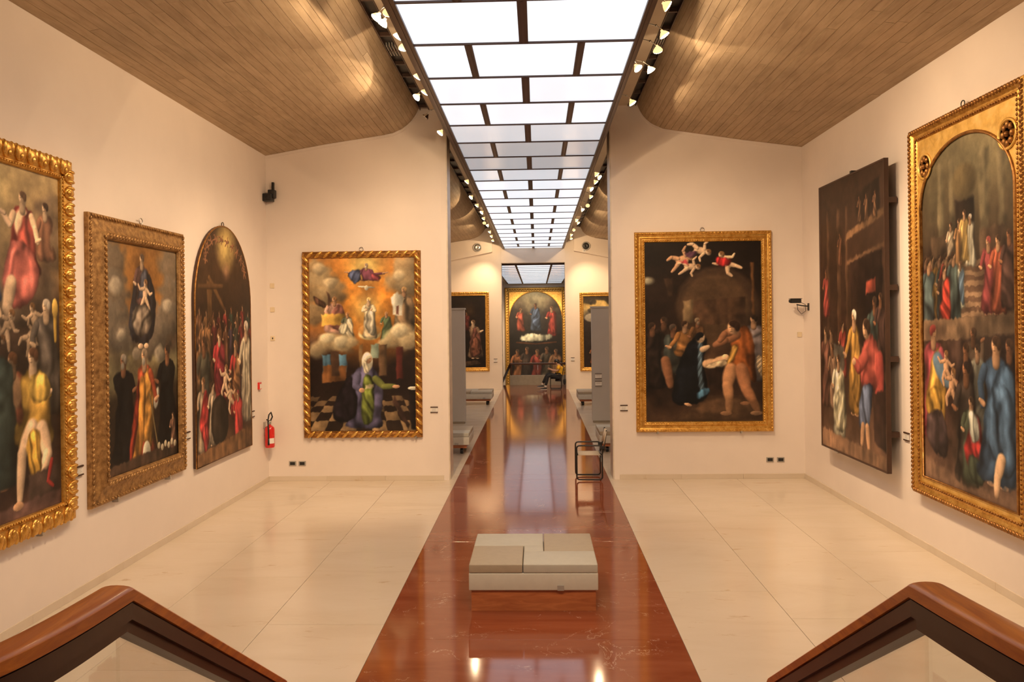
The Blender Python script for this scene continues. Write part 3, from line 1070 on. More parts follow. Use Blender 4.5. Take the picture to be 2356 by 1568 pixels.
def art_saints(a):        # wide heavenly group over kneeling men, leaf frame
    a.bg([(0, (196, 150, 92)), (.3, (170, 122, 74)), (.42, (92, 62, 42)), (.6, (58, 38, 27)), (.85, (52, 32, 24)), (1, (98, 58, 42))])
    a.glow(.5, .08, .35, (226, 184, 110), .8)
    a.clouds([(.95, .12, .06), (.97, .22, .07), (.55, .36, .06), (.74, .38, .06), (.88, .34, .05), (.65, .42, .045), (.3, .38, .08)], (120, 90, 62))
    a.fig(.90, .10, .26, (150, 92, 60), PALE, hem=.6, feet=False)
    a.fig(.74, .085, .30, (150, 48, 36), PALE, (92, 58, 34), (176, 70, 52), bare=True, wide=1.25, arms=((-1, .5, -.12), (1, .4, .1)), hem=.75)
    a.poly([(.66, .20), (.80, .22), (.86, .30), (.84, .36), (.70, .41), (.62, .40), (.60, .30)], (190, 88, 70), fold=1.2)
    a.limb([(.66, .33), (.63, .40), (.66, .43)], .022, .014, PALE)
    a.fig(.45, .12, .34, (60, 76, 112), PALE, (100, 66, 44), (142, 62, 52), wide=1.4, hem=.8)
    a.fig(.2, .12, .32, (150, 110, 60), PALE, wide=1.3)
    a.putto(.66, .42, .10, PALE, .5).putto(.80, .40, .10, PALE, -.3).putto(.60, .49, .09, PALE, 2.6).putto(.83, .46, .09, PALE, .9)
    a.fig(.90, .395, .34, (94, 76, 62), PALE, (170, 140, 110), wide=1.3, feet=False)
    a.limb([(.965, .38), (.968, .50)], .008, .006, (196, 140, 50))
    a.ell(.966, .40, .014, .03, (206, 150, 60))
    a.fig(.66, .55, .36, (150, 70, 44), SK, (112, 62, 34), bare=True, wide=1.2, hem=.55, arms=((-1, .4, .1),), feet=False)
    a.fig(.55, .50, .42, (56, 62, 52), SKD, wide=1.3)
    a.fig(.80, .545, .42, (170, 120, 44), PALE, (88, 52, 30), (206, 142, 52), wide=1.15, hem=.62, arms=((1, .3, -.02),), feet=False)
    a.poly([(.76, .60), (.88, .585), (.93, .64), (.90, .68), (.78, .68)], (216, 158, 60), fold=1.2)
    a.limb([(.79, .75), (.72, .82), (.70, .95)], .027, .012, PALE).limb([(.86, .76), (.90, .84), (.86, .89)], .027, .014, PALE)
    a.poly([(.74, .78), (.84, .74), (.86, .88), (.80, .93), (.76, .86)], (200, 136, 44), fold=1.1)
    a.poly([(.76, .89), (1, .87), (1, .955), (.76, .965)], (70, 48, 36), fold=.2)
    a.poly([(0, .97), (1, .955), (1, 1), (0, 1)], (118, 76, 60), fold=.2)
    a.ell(.69, .965, .022, .012, SK)
    a.limb([(.93, .86), (.90, .92), (.94, .94)], .008, .005, (150, 40, 30))


def art_three(a):         # seated pair in orange sky above three standing men
    a.bg([(0, (150, 92, 38)), (.25, (152, 92, 40)), (.42, (86, 62, 44)), (.5, (128, 104, 66)), (.58, (150, 124, 76)), (.66, (70, 48, 28)), (1, (36, 22, 15))])
    a.glow(.5, .16, .3, (186, 108, 36), .9)
    a.clouds([(.08, .10, .10), (.10, .24, .11), (.12, .36, .11), (.92, .08, .09), (.93, .22, .10), (.86, .33, .10), (.25, .42, .07), (.70, .42, .09), (.55, .46, .06)], (104, 84, 64))
    a.clouds([(.14, .20, .04), (.86, .27, .035), (.2, .40, .03), (.4, .49, .03), (.72, .50, .04)], (166, 138, 106))
    a.poly([(.38, .12), (.58, .11), (.68, .22), (.66, .36), (.60, .44), (.38, .45), (.28, .38), (.34, .24)], (66, 58, 58), fold=1.0)
    a.poly([(.42, .13), (.55, .13), (.57, .28), (.40, .30)], (110, 66, 54), fold=1.0)
    a.fig(.48, .06, .34, (104, 66, 54), PALE, (92, 66, 46), (70, 64, 66), wide=1.15, hem=.62, feet=False)
    a.putto(.53, .17, .13, PALE, .1)
    a.poly([(.32, .28), (.62, .26), (.60, .40), (.36, .42)], (120, 96, 74), fold=1.3)
    a.ell(.45, .455, .022, .012, PALE).ell(.53, .455, .02, .012, PALE)
    a.fig(.22, .515, .46, (20, 17, 15), SKD, (120, 100, 80), wide=1.25, arms=((1, .35, .0),), beard=(120, 104, 84), feet=False)
    a.fig(.84, .485, .46, (18, 16, 14), SKD, (52, 36, 26), wide=1.3, arms=((-1, .4, .02),), feet=False)
    a.poly([(.64, .66), (.72, .65), (.70, .74), (.63, .76)], (196, 174, 140), fold=.5)
    a.fig(.50, .50, .48, (150, 58, 30), SK, (120, 92, 66), (190, 120, 44), wide=1.05, arms=((1, .4, .14),), beard=(150, 128, 100), feet=False)
    a.poly([(.42, .60), (.52, .585), (.50, .82), (.44, .96), (.30, .97), (.38, .80)], (196, 118, 40), fold=1.2)
    a.poly([(.40, .62), (.44, .60), (.40, .84), (.32, .97), (.26, .96)], (138, 40, 22), fold=1.1)
    a.limb([(.57, .68), (.70, .97)], .005, .005, (120, 90, 50))
    a.ell(.52, .945, .035, .055, (186, 164, 128))
    a.poly([(0, .96), (1, .93), (1, 1), (0, 1)], (70, 46, 30), fold=.3)
    a.fig(.92, .80, .17, (120, 76, 52), SK, wide=1.1, feet=False)
    for i in range(6):
        a.ell(.70 + .05 * i, .93 + .012 * (i % 2), .013, .016, (176, 148, 110))


def art_crowd(a):         # arched panel with a dense crowd
    a.bg([(0, (70, 44, 24)), (.15, (72, 44, 24)), (.35, (52, 32, 20)), (.6, (58, 34, 24)), (.85, (70, 42, 26)), (1, (88, 54, 30))])
    a.glow(.52, .085, .13, (236, 184, 92), 1.1, 1.0)
    a.glow(.52, .19, .06, (200, 130, 90), .6)
    for i in range(12):
        th = math.pi * (i / 11.0)
        a.putto(.52 + .36 * math.cos(th), .17 - .11 * math.sin(th), .045, SKD, th)
    a.poly([(.18, .24), (.26, .24), (.26, .55), (.18, .55)], (92, 58, 30), fold=.4)
    a.limb([(.22, .23), (.48, .36)], .012, .01, (100, 62, 32)).limb([(.05, .27), (.45, .26)], .010, .01, (84, 52, 28))
    rs = random.Random(5)
    cols = [(150, 44, 36), (96, 60, 34), (58, 66, 48), (176, 110, 60), (60, 44, 50), (140, 84, 50), (110, 40, 34), (84, 80, 56)]
    for row, (v0, n, h) in enumerate(((.36, 9, .15), (.43, 10, .17), (.50, 9, .20), (.58, 8, .22))):
        for i in range(n):
            u = (i + .5 + .5 * (row % 2)) / n
            if .25 < u < .62 and row >= 2:
                continue
            a.fig(u, v0 + rs.uniform(-.02, .02), h, [c * .85 for c in rs.choice(cols)], rs.choice([SK, SKD, (190, 126, 84)]), face=rs.choice((-1, 1)), feet=False)
    a.fig(.38, .475, .30, (178, 44, 42), PALE, (92, 54, 30), (120, 34, 36), wide=1.3, feet=False)
    a.fig(.12, .50, .40, (70, 60, 44), SKD, feet=False)
    a.fig(.68, .52, .34, (168, 44, 38), SK, (110, 70, 40), (150, 92, 50), feet=False)
    a.fig(.90, .44, .46, (176, 148, 112), PALE, (190, 160, 130), wide=.9, feet=False)
    a.putto(.50, .62, .13, PALE, .2).putto(.56, .70, .12, PALE, -.2)
    a.fig(.10, .66, .30, (160, 126, 92), SK, (100, 62, 36), (176, 46, 40), wide=1.1)
    a.fig(.26, .68, .26, (150, 120, 90), PALE, wide=1.0, face=1)
    a.poly([(.22, .74), (.50, .72), (.56, .92), (.24, .95)], (46, 34, 24), fold=.7)
    a.fig(.72, .74, .24, (170, 46, 40), SK, (120, 40, 36), wide=1.5, feet=False)
    a.poly([(.08, .84), (.17, .83), (.18, .94), (.10, .96)], (176, 50, 44), fold=.8)
    a.poly([(0, .95), (.5, .93), (1, .90), (1, 1), (0, 1)], (112, 70, 38), fold=.4)


def art_vision(a):        # glowing orange heaven over a kneeling woman in a dark hall
    a.bg([(0, (176, 112, 56)), (.2, (196, 116, 46)), (.40, (176, 100, 44)), (.475, (112, 74, 48)), (.53, (40, 24, 17)), (.7, (34, 20, 15)), (1, (46, 30, 20))])
    a.glow(.54, .25, .40, (236, 130, 34), 1.5, 1.1)
    a.glow(.54, .05, .16, (248, 196, 96), 1.3)
    a.glow(.54, .29, .15, (250, 184, 84), 1.2)
    a.clouds([(.05, .08, .07), (.14, .12, .06), (.09, .19, .09), (.22, .20, .07), (.93, .06, .07), (.88, .14, .07), (.96, .17, .06), (.05, .32, .07), (.93, .32, .05)], (150, 118, 78))
    a.clouds([(.10, .06, .03), (.2, .145, .03), (.86, .11, .03)], (190, 156, 110))
    a.fig(.545, .045, .19, (110, 52, 62), SK, (140, 112, 84), wide=1.5, hem=.45, arms=((-1, 1.0, -.08), (1, 1.0, -.05)), beard=(176, 150, 116), feet=False)
    a.poly([(.36, .09), (.48, .055), (.50, .115), (.45, .155), (.39, .13)], (70, 72, 92), fold=1)
    a.poly([(.60, .085), (.70, .11), (.66, .145), (.58, .115)], (126, 48, 50), fold=1)
    a.ell(.545, .17, .05, .006, (186, 160, 120), .1).ell(.545, .175, .012, .014, (196, 170, 130))
    a.ell(.57, .44, .065, .036, (226, 190, 120), 0, .2).ell(.57, .42, .065, .035, (220, 140, 60), 0, .2)
    a.fig(.565, .245, .23, (222, 184, 132), PALE, (214, 160, 84), (190, 166, 130), wide=1.0, feet=False, arms=((-1, .12, -.05), (1, .12, -.05)))
    a.fig(.24, .24, .25, (204, 140, 108), SK, (130, 84, 46), (186, 104, 82), wide=1.5, hem=.8, feet=False)
    a.poly([(.02, .21), (.14, .245), (.17, .30), (.07, .27)], (84, 52, 36), fold=.8).poly([(.17, .19), (.22, .25), (.18, .28)], (84, 52, 36), fold=.8)
    a.poly([(.12, .325), (.335, .32), (.335, .385), (.12, .39)], (206, 146, 56), fold=.15)
    a.fig(.36, .325, .17, (88, 84, 60), SK, (150, 92, 46), (186, 160, 120), wide=1.3, feet=False)
    a.poly([(.27, .40), (.36, .36), (.37, .43), (.30, .45)], (196, 172, 130), fold=1)
    a.fig(.90, .19, .28, (176, 140, 96), SK, (176, 124, 70), (128, 94, 62), wide=1.4, feet=False)
    a.poly([(.78, .235), (.835, .20), (.89, .235), (.885, .335), (.79, .335)], (206, 184, 150), fold=.2)
    a.poly([(.825, .28), (.85, .28), (.85, .33), (.825, .33)], (110, 60, 44), fold=0)
    a.fig(.73, .325, .17, (84, 92, 56), SK, (160, 104, 56), wide=1.2, feet=False)
    a.clouds([(.08, .525, .05), (.2, .48, .055), (.32, .495, .055), (.40, .49, .03), (.80, .47, .05), (.90, .44, .055), (.95, .485, .05), (.70, .50, .03)], (168, 136, 92))
    a.clouds([(.17, .465, .03), (.30, .48, .03), (.86, .425, .035)], (206, 176, 128))
    a.poly([(.12, .56), (.20, .56), (.20, .66), (.12, .66)], (70, 100, 112), fold=.4).poly([(.28, .56), (.35, .56), (.35, .66), (.28, .66)], (70, 100, 112), fold=.4)
    a.poly([(.58, .50), (.66, .50), (.66, .58), (.58, .58)], (112, 116, 92), fold=.3)
    a.poly([(.12, .62), (.35, .62), (.35, .71), (.12, .72)], (116, 66, 30), fold=.4)
    a.poly([(.20, .54), (.28, .54), (.28, .68), (.20, .68)], (70, 44, 28), fold=.3)
    a.poly([(.47, .50), (.50, .50), (.52, .67), (.47, .67)], (120, 84, 46), fold=.2).poly([(.66, .50), (.73, .50), (.73, .68), (.66, .68)], (84, 56, 34), fold=.3)
    a.poly([(.82, .52), (.88, .52), (.88, .70), (.82, .70)], (84, 30, 22), fold=.4)
    vb = [.80, .825, .855, .89, .94, 1.0]
    for r in range(5):
        for k in range(-6, 7):
            f0, f1 = .075 + .075 * ((vb[r] - .72) / .28), .075 + .075 * ((vb[r + 1] - .72) / .28)
            if (k + r) % 2 == 0:
                a.poly([(.58 + k * f0, vb[r]), (.58 + (k + 1) * f0, vb[r]), (.58 + (k + 1) * f1, vb[r + 1]), (.58 + k * f1, vb[r + 1])], (168, 122, 74), .005, .2, .45 + .1 * r)
    a.poly([(.38, .68), (.52, .60), (.66, .66), (.70, .80), (.66, .92), (.70, .97), (.62, .985), (.40, .985), (.30, .97), (.40, .92), (.36, .80)], (84, 72, 92), fold=1.3)
    a.poly([(.30, .72), (.42, .66), (.46, .90), (.34, .96), (.18, .93)], (34, 24, 26), fold=.6)
    a.poly([(.49, .68), (.60, .67), (.61, .90), (.56, .97), (.48, .96)], (100, 102, 36), fold=1.2)
    a.limb([(.62, .70), (.70, .745), (.80, .742)], .020, .012, (112, 108, 44)).ell(.815, .745, .022, .010, SK)
    a.limb([(.45, .68), (.43, .74), (.49, .765)], .022, .014, (96, 84, 104)).ell(.49, .765, .016, .014, SK)
    a.ell(.545, .60, .032, .055, (214, 190, 150), 0, .2)
    a.head(.555, .585, .026, SK, (214, 190, 150), 1)
    a.poly([(.50, .60), (.53, .60), (.58, .66), (.52, .68)], (206, 180, 138), fold=.8)
    a.poly([(.52, .735), (.60, .73), (.60, .75), (.52, .755)], (206, 176, 120), fold=.3)
    a.poly([(.80, .80), (.94, .96), (.92, .99), (.78, .84)], (60, 36, 26), fold=.2)
    a.poly([(.93, .74), (1, .73), (1, .99), (.95, .99)], (30, 20, 16), fold=.2).ell(.975, .755, .03, .01, (214, 190, 150))


def art_stable(a):        # night scene lit from the middle, tall man on the right
    a.bg([(0, (28, 17, 11)), (.3, (40, 24, 15)), (.55, (52, 30, 19)), (.7, (34, 19, 13)), (.9, (60, 36, 22)), (1, (74, 46, 28))])
    a.ell(.62, .37, .23, .23, (66, 42, 26), 0, .1, .05, .2).ell(.60, .38, .19, .20, (80, 52, 31), 0, .1, .05, .2)
    a.poly([(.40, .33), (.86, .31), (.86, .46), (.40, .46)], (74, 46, 28), fold=.3)
    a.poly([(.33, .325), (.415, .325), (.41, .45), (.33, .45)], (128, 94, 58), fold=.3)
    a.poly([(.91, .12), (.935, .12), (.94, .42), (.92, .42)], (100, 58, 28), fold=.2)
    a.poly([(.16, .20), (.24, .20), (.24, .30), (.20, .30)], (56, 34, 20), fold=.3)
    a.glow(.55, .66, .16, (150, 96, 56), .7)
    a.putto(.40, .085, .13, SK, 1.3).putto(.55, .06, .12, PALE, 1.8).putto(.66, .075, .13, PALE, -.6).putto(.46, .14, .11, PALE, 1.6)
    a.poly([(.61, .085), (.70, .09), (.75, .105), (.72, .14), (.62, .14)], (190, 34, 32), fold=1)
    a.poly([(.34, .055), (.46, .05), (.44, .09), (.36, .09)], (92, 48, 60), fold=1).poly([(.30, .11), (.36, .10), (.38, .13)], (150, 44, 44), fold=1)
    a.ell(.03, .215, .03, .02, (150, 130, 96), 0, .8)
    a.fig(.16, .44, .36, (56, 34, 22), SKD, lean=.0, feet=False).fig(.06, .47, .36, (44, 28, 20), SKD, face=1, feet=False)
    a.fig(.24, .48, .36, (64, 64, 54), SKD, (80, 60, 46), face=1, wide=1.3, arms=((1, .5, .02),), hem=.7, bare=False)
    a.limb([(.17, .66), (.20, .76), (.21, .80)], .026, .016, SKD)
    a.fig(.34, .46, .32, (150, 90, 40), SK, (60, 36, 22), face=1, wide=1.1, hem=.55, arms=((-1, .5, .1),), feet=False)
    a.fig(.45, .44, .26, (110, 66, 34), SKD, (120, 92, 64), face=1, hem=.5, beard=(110, 84, 60), feet=False)
    a.poly([(.44, .51), (.53, .53), (.50, .62), (.52, .78), (.54, .86), (.46, .90), (.20, .92), (.26, .72), (.33, .60)], (17, 18, 20), fold=.5)
    a.poly([(.45, .54), (.50, .56), (.48, .74), (.52, .84), (.44, .82)], (96, 112, 116), .01, 1.2, .8)
    a.poly([(.46, .82), (.56, .81), (.52, .86), (.42, .88)], (74, 112, 130), fold=.8)
    a.head(.475, .535, .028, PALE, (18, 16, 16), 1)
    a.limb([(.49, .60), (.54, .585)], .016, .010, PALE)
    a.poly([(.50, .69), (.68, .64), (.74, .72), (.68, .84), (.54, .80)], (36, 22, 15), fold=.4)
    a.limb([(.52, .68), (.60, .675), (.66, .655)], .022, .020, (224, 160, 106)).ell(.685, .645, .020, .018, (228, 166, 112))
    a.poly([(.50, .69), (.70, .65), (.72, .69), (.54, .71)], (190, 150, 104), fold=1)
    a.fig(.93, .435, .36, (112, 92, 84), SK, (40, 26, 18), face=-1, wide=1.1, feet=False)
    a.poly([(.93, .65), (1, .62), (1, .76), (.96, .74)], (176, 140, 100), fold=1)
    a.poly([(.72, .55), (.78, .48), (.88, .47), (.94, .56), (.93, .70), (.96, .80), (.86, .76), (.80, .72), (.70, .72), (.76, .62)], (140, 66, 24), fold=1.0)
    a.poly([(.74, .57), (.80, .58), (.76, .66), (.69, .71)], (196, 132, 52), fold=.9)
    a.limb([(.78, .52), (.68, .55), (.60, .575)], .026, .016, SKD).limb([(.74, .50), (.68, .515), (.64, .55)], .020, .014, SKD)
    a.head(.755, .48, .038, SK, (44, 26, 16), -1)
    a.limb([(.73, .71), (.70, .80), (.715, .88), (.71, .945)], .034, .015, (196, 124, 74)).ell(.685, .955, .032, .012, (200, 130, 80))
    a.limb([(.82, .71), (.86, .82), (.92, .89), (.955, .94)], .034, .015, (170, 100, 58)).ell(.945, .955, .034, .012, SK)
    a.ell(.85, .90, .028, .010, SKD)
    a.poly([(.28, .97), (.52, .87), (.66, .86), (1, .88), (1, 1), (.2, 1)], (104, 68, 40), .03, .6, .55)
    a.ell(.36, .905, .022, .008, SK, .3)


def art_palace(a):        # tall brown picture of figures in a palace hall
    a.bg([(0, (66, 40, 25)), (.3, (60, 36, 23)), (.6, (66, 40, 27)), (.8, (84, 52, 36)), (1, (120, 78, 52))])
    for u, w in ((.12, .05), (.30, .06), (.44, .04)):
        a.poly([(u, .1), (u + w, .1), (u + w, .6), (u, .6)], (92, 58, 36), .008, .3, .7)
    a.poly([(.46, .20), (1, .15), (1, .175), (.46, .225)], (116, 76, 46), fold=.2).poly([(.46, .30), (1, .26), (1, .275), (.46, .315)], (100, 64, 40), fold=.2)
    a.poly([(.52, .31), (.97, .28), (.97, .60), (.52, .60)], (40, 24, 17), fold=.3)
    a.poly([(.60, .08), (.95, .04), (.95, .15), (.60, .18)], (48, 30, 20), fold=.3)
    for u in (.66, .76, .88):
        a.fig(u, .09, .09, (110, 70, 44), SKD, feet=False)
    a.poly([(.74, .385), (.88, .375), (.88, .42), (.74, .425)], (160, 60, 40), fold=.2)
    a.fig(.10, .33, .18, (150, 56, 44), SKD, (70, 44, 30), feet=False).fig(.35, .20, .12, (110, 64, 40), SKD, feet=False)
    a.fig(.18, .56, .28, (140, 92, 60), SK, feet=False).fig(.08, .56, .30, (120, 70, 50), SK, feet=False)
    a.fig(.38, .53, .20, (166, 56, 42), SK, face=1, feet=False)
    a.poly([(.20, .60), (.40, .61), (.40, .70), (.20, .70)], (110, 90, 70), fold=.3)
    a.fig(.56, .50, .36, (186, 122, 48), SK, (200, 176, 140), (196, 130, 52), arms=((-1, .4, .1),), wide=.85)
    a.fig(.86, .455, .30, (60, 66, 56), SKD, (70, 46, 32), (70, 76, 62), wide=1.4, feet=False)
    a.fig(.94, .44, .25, (70, 44, 34), SKD, feet=False)
    a.fig(.20, .62, .24, (140, 96, 66), SKD, feet=False)
    a.fig(.30, .66, .30, (206, 180, 138), SK, (70, 46, 30), (196, 170, 124), wide=1.2)
    a.poly([(.24, .78), (.40, .76), (.44, .93), (.20, .92)], (200, 174, 128), fold=1.2)
    a.poly([(.72, .56), (.84, .56), (.94, .64), (.93, .74), (.70, .76), (.62, .70)], (176, 70, 54), fold=1.0)
    a.limb([(.72, .64), (.62, .68), (.56, .66)], .026, .016, (176, 70, 54)).ell(.555, .66, .016, .012, SK)
    a.limb([(.92, .64), (.93, .74), (.86, .78)], .026, .018, (166, 60, 48))
    a.poly([(.64, .74), (.84, .72), (.80, .80), (.76, .91), (.60, .90)], (96, 100, 116), fold=1.1)
    a.limb([(.68, .88), (.66, .94)], .016, .012, SK).limb([(.74, .88), (.76, .95)], .016, .012, SK)
    a.head(.74, .545, .034, SK, (50, 32, 22), -1)
    a.poly([(.82, .76), (1, .74), (1, .94), (.84, .92)], (52, 32, 24), fold=.4)
    a.poly([(0, .93), (.6, .95), (1, .96), (1, 1), (0, 1)], (140, 94, 62), fold=.3)


def art_temple(a):        # arched picture, stairway of a temple with a crowd
    a.bg([(0, (120, 100, 66)), (.15, (84, 66, 42)), (.35, (66, 46, 30)), (.6, (92, 62, 42)), (.8, (70, 44, 30)), (1, (122, 82, 58))])
    a.glow(.75, .04, .2, (170, 140, 90), .7)
    for u, w in ((.20, .08), (.34, .05), (.66, .09), (.84, .06)):
        a.poly([(u, .06), (u + w, .06), (u + w, .34), (u, .34)], (110, 90, 60), .012, .4, .7)
    a.poly([(.40, .18), (.60, .18), (.60, .36), (.40, .36)], (36, 24, 17), fold=.2).ell(.5, .13, .06, .05, (96, 74, 44), 0, .3)
    a.poly([(.12, .27), (.32, .27), (.32, .36), (.12, .36)], (84, 60, 40), fold=.2).poly([(.66, .27), (.9, .27), (.9, .36), (.66, .36)], (84, 60, 40), fold=.2)
    for i in range(7):
        v0 = .355 + .028 * i
        a.poly([(.34, v0), (.80, v0), (.84, v0 + .014), (.34, v0 + .014)], (140, 100, 68), .004, .2)
        a.poly([(.34, v0 + .014), (.84, v0 + .014), (.84, v0 + .028), (.34, v0 + .028)], (96, 64, 44), .004, .2)
    a.fig(.35, .245, .13, (176, 142, 104), SK, feet=False).fig(.44, .24, .13, (170, 110, 60), SK, feet=False).fig(.56, .235, .14, (200, 176, 140), SK, (190, 160, 130), feet=False).fig(.50, .22, .14, (190, 140, 70), SK, feet=False)
    a.fig(.45, .36, .13, (196, 178, 140), SK, (100, 64, 40), (96, 110, 120), feet=False)
    rs = random.Random(9)
    for i in range(9):
        a.fig(.04 + .042 * i, .335 + .01 * (i % 2), .20, rs.choice([(70, 76, 66), (160, 104, 40), (150, 44, 34), (60, 40, 34)]), SK, face=1, feet=False)
    a.fig(.27, .37, .20, (60, 38, 28), SK, (60, 40, 26), (176, 50, 34), face=1, feet=False)
    a.fig(.08, .345, .24, (66, 72, 66), SK, face=1, feet=False)
    a.fig(.74, .31, .20, (128, 50, 46), SK, (150, 60, 50)).fig(.83, .31, .20, (150, 66, 40), SK).fig(.93, .30, .20, (70, 44, 34), SKD, feet=False)
    a.poly([(0, .52), (1, .50), (1, .56), (0, .585)], (120, 86, 58), .006, .2)
    a.poly([(.30, .58), (1, .55), (1, .72), (.30, .72)], (70, 46, 34), fold=.2)
    a.fig(.58, .555, .26, (110, 78, 54), SKD, (70, 46, 30), arms=((1, .3, -.22),), feet=False)
    a.fig(.62, .60, .24, (186, 164, 128), SK, (60, 40, 28), feet=False).fig(.92, .585, .3, (40, 28, 24), SKD, feet=False)
    a.fig(.50, .60, .28, (48, 32, 26), SKD, feet=False)
    a.fig(.13, .555, .34, (160, 60, 60), SK, (140, 50, 40), (190, 128, 46), face=1, wide=1.2, arms=((1, .45, .1),), feet=False)
    a.limb([(.18, .64), (.26, .69), (.34, .70)], .028, .016, (96, 112, 120)).poly([(.02, .74), (.22, .70), (.24, .80), (.04, .82)], (200, 136, 46), fold=1)
    a.poly([(.02, .80), (.26, .78), (.30, .90), (.24, .93), (.04, .90)], (76, 54, 48), fold=.8)
    a.putto(.28, .62, .09, SK, 0).putto(.36, .67, .10, SK, .2)
    a.fig(.50, .655, .34, (60, 44, 34), SKD, (40, 26, 20), feet=False)
    a.fig(.55, .745, .24, (70, 70, 48), SK, (60, 40, 26), (176, 40, 34), wide=1.3, face=-1, feet=False)
    a.poly([(.50, .77), (.62, .77), (.64, .85), (.54, .86)], (206, 188, 154), fold=1).poly([(.58, .84), (.68, .86), (.74, .93), (.62, .93)], (186, 44, 36), fold=.8)
    a.poly([(.50, .88), (.66, .90), (.70, .965), (.52, .965)], (70, 72, 50), fold=.8)
    a.fig(.80, .585, .38, (52, 66, 80), SK, (56, 36, 24), (64, 82, 98), wide=1.35, face=-1, arms=((-1, .3, .12),))
    a.poly([(.72, .70), (.90, .67), (.98, .80), (.96, .90), (.86, .93), (.70, .84)], (66, 84, 100), fold=1.3)
    a.limb([(.84, .88), (.80, .93), (.79, .975)], .018, .010, (220, 160, 110))
    a.poly([(0, .935), (.5, .975), (1, .97), (1, 1), (0, 1)], (132, 92, 64), .02, .3, .6)


def art_dark(a):          # dark picture with one pale turning figure
    a.bg([(0, (34, 22, 15)), (.5, (36, 23, 16)), (1, (28, 18, 12))])
    a.glow(.62, .22, .14, (120, 74, 34), .6)
    a.fig(.58, .24, .26, (110, 40, 30), SKD, feet=False).fig(.15, .15, .3, (80, 46, 30), SKD, feet=False)
    a.fig(.30, .32, .5, (60, 40, 30), SKD, wide=1.4)
    a.fig(.72, .37, .52, (120, 84, 56), PALE, (90, 60, 36), (110, 60, 44), wide=1.1, lean=.05, face=-1, arms=((1, .4, -.05),))
    a.poly([(.70, .56), (.86, .58), (.92, .80), (.70, .88), (.62, .80)], (120, 66, 44), fold=1)
    a.poly([(.40, .93), (.8, .9), (.9, .95), (.5, .98)], (70, 46, 30), fold=.3)


def art_sky(a):           # dark crowd under a yellow evening sky
    a.bg([(0, (60, 44, 28)), (.06, (70, 54, 34)), (.10, (190, 140, 66)), (.18, (206, 156, 80)), (.24, (90, 74, 56)), (.35, (50, 36, 28)), (1, (44, 28, 20))])
    a.clouds([(.2, .08, .04), (.5, .19, .03), (.15, .2, .03)], (60, 48, 36))
    a.ell(.18, .30, .10, .06, (150, 126, 96), 0, .3)
    rs = random.Random(3)
    for i in range(14):
        a.fig(rs.uniform(.03, .97), rs.uniform(.42, .68), .26, rs.choice([(150, 44, 40), (60, 50, 56), (170, 100, 50), (70, 40, 32)]), SK, feet=False)
    a.fig(.2, .72, .24, (160, 84, 44), SK).fig(.5, .7, .26, (90, 50, 40), PALE)


def art_far(a):           # generic arched stand-in: pale patch in the middle of a dark field
    a.bg([(0, (170, 140, 92)), (.08, (150, 120, 76)), (.2, (64, 50, 38)), (.4, (32, 24, 19)), (.7, (32, 24, 19)), (1, (34, 24, 18))])
    a.glow(.5, .05, .18, (214, 180, 122), .9)
    a.clouds([(.2, .12, .04), (.82, .10, .05), (.5, .16, .05)], (120, 96, 66))
    a.fig(.50, .12, .24, (60, 66, 76), SKD, (80, 56, 38), (66, 74, 88), wide=1.1, feet=False)
    a.fig(.22, .16, .20, (150, 60, 40), SK, (120, 80, 46), wide=1.1, face=1, feet=False)
    a.fig(.80, .15, .26, (140, 40, 32), SK, (110, 70, 44), (150, 48, 36), wide=1.0, feet=False)
    a.poly([(.18, .40), (.36, .365), (.62, .38), (.82, .375), (.80, .43), (.55, .445), (.20, .44)], (176, 158, 120), fold=1.1)
    a.limb([(.14, .45), (.5, .465), (.88, .45)], .006, .006, (90, 46, 24))
    for u, v, c in ((.15, .53, (150, 84, 46)), (.33, .51, (60, 44, 34)), (.52, .53, (130, 48, 36)), (.70, .51, (80, 62, 46)), (.87, .53, (130, 84, 52))):
        a.fig(u, v, .30, c, SKD, (70, 48, 34), wide=1.15, feet=False)


LIGHT_TINT = np.array([0.95, 0.74, 0.56])     # warm gallery light: pigments are whiter than they look


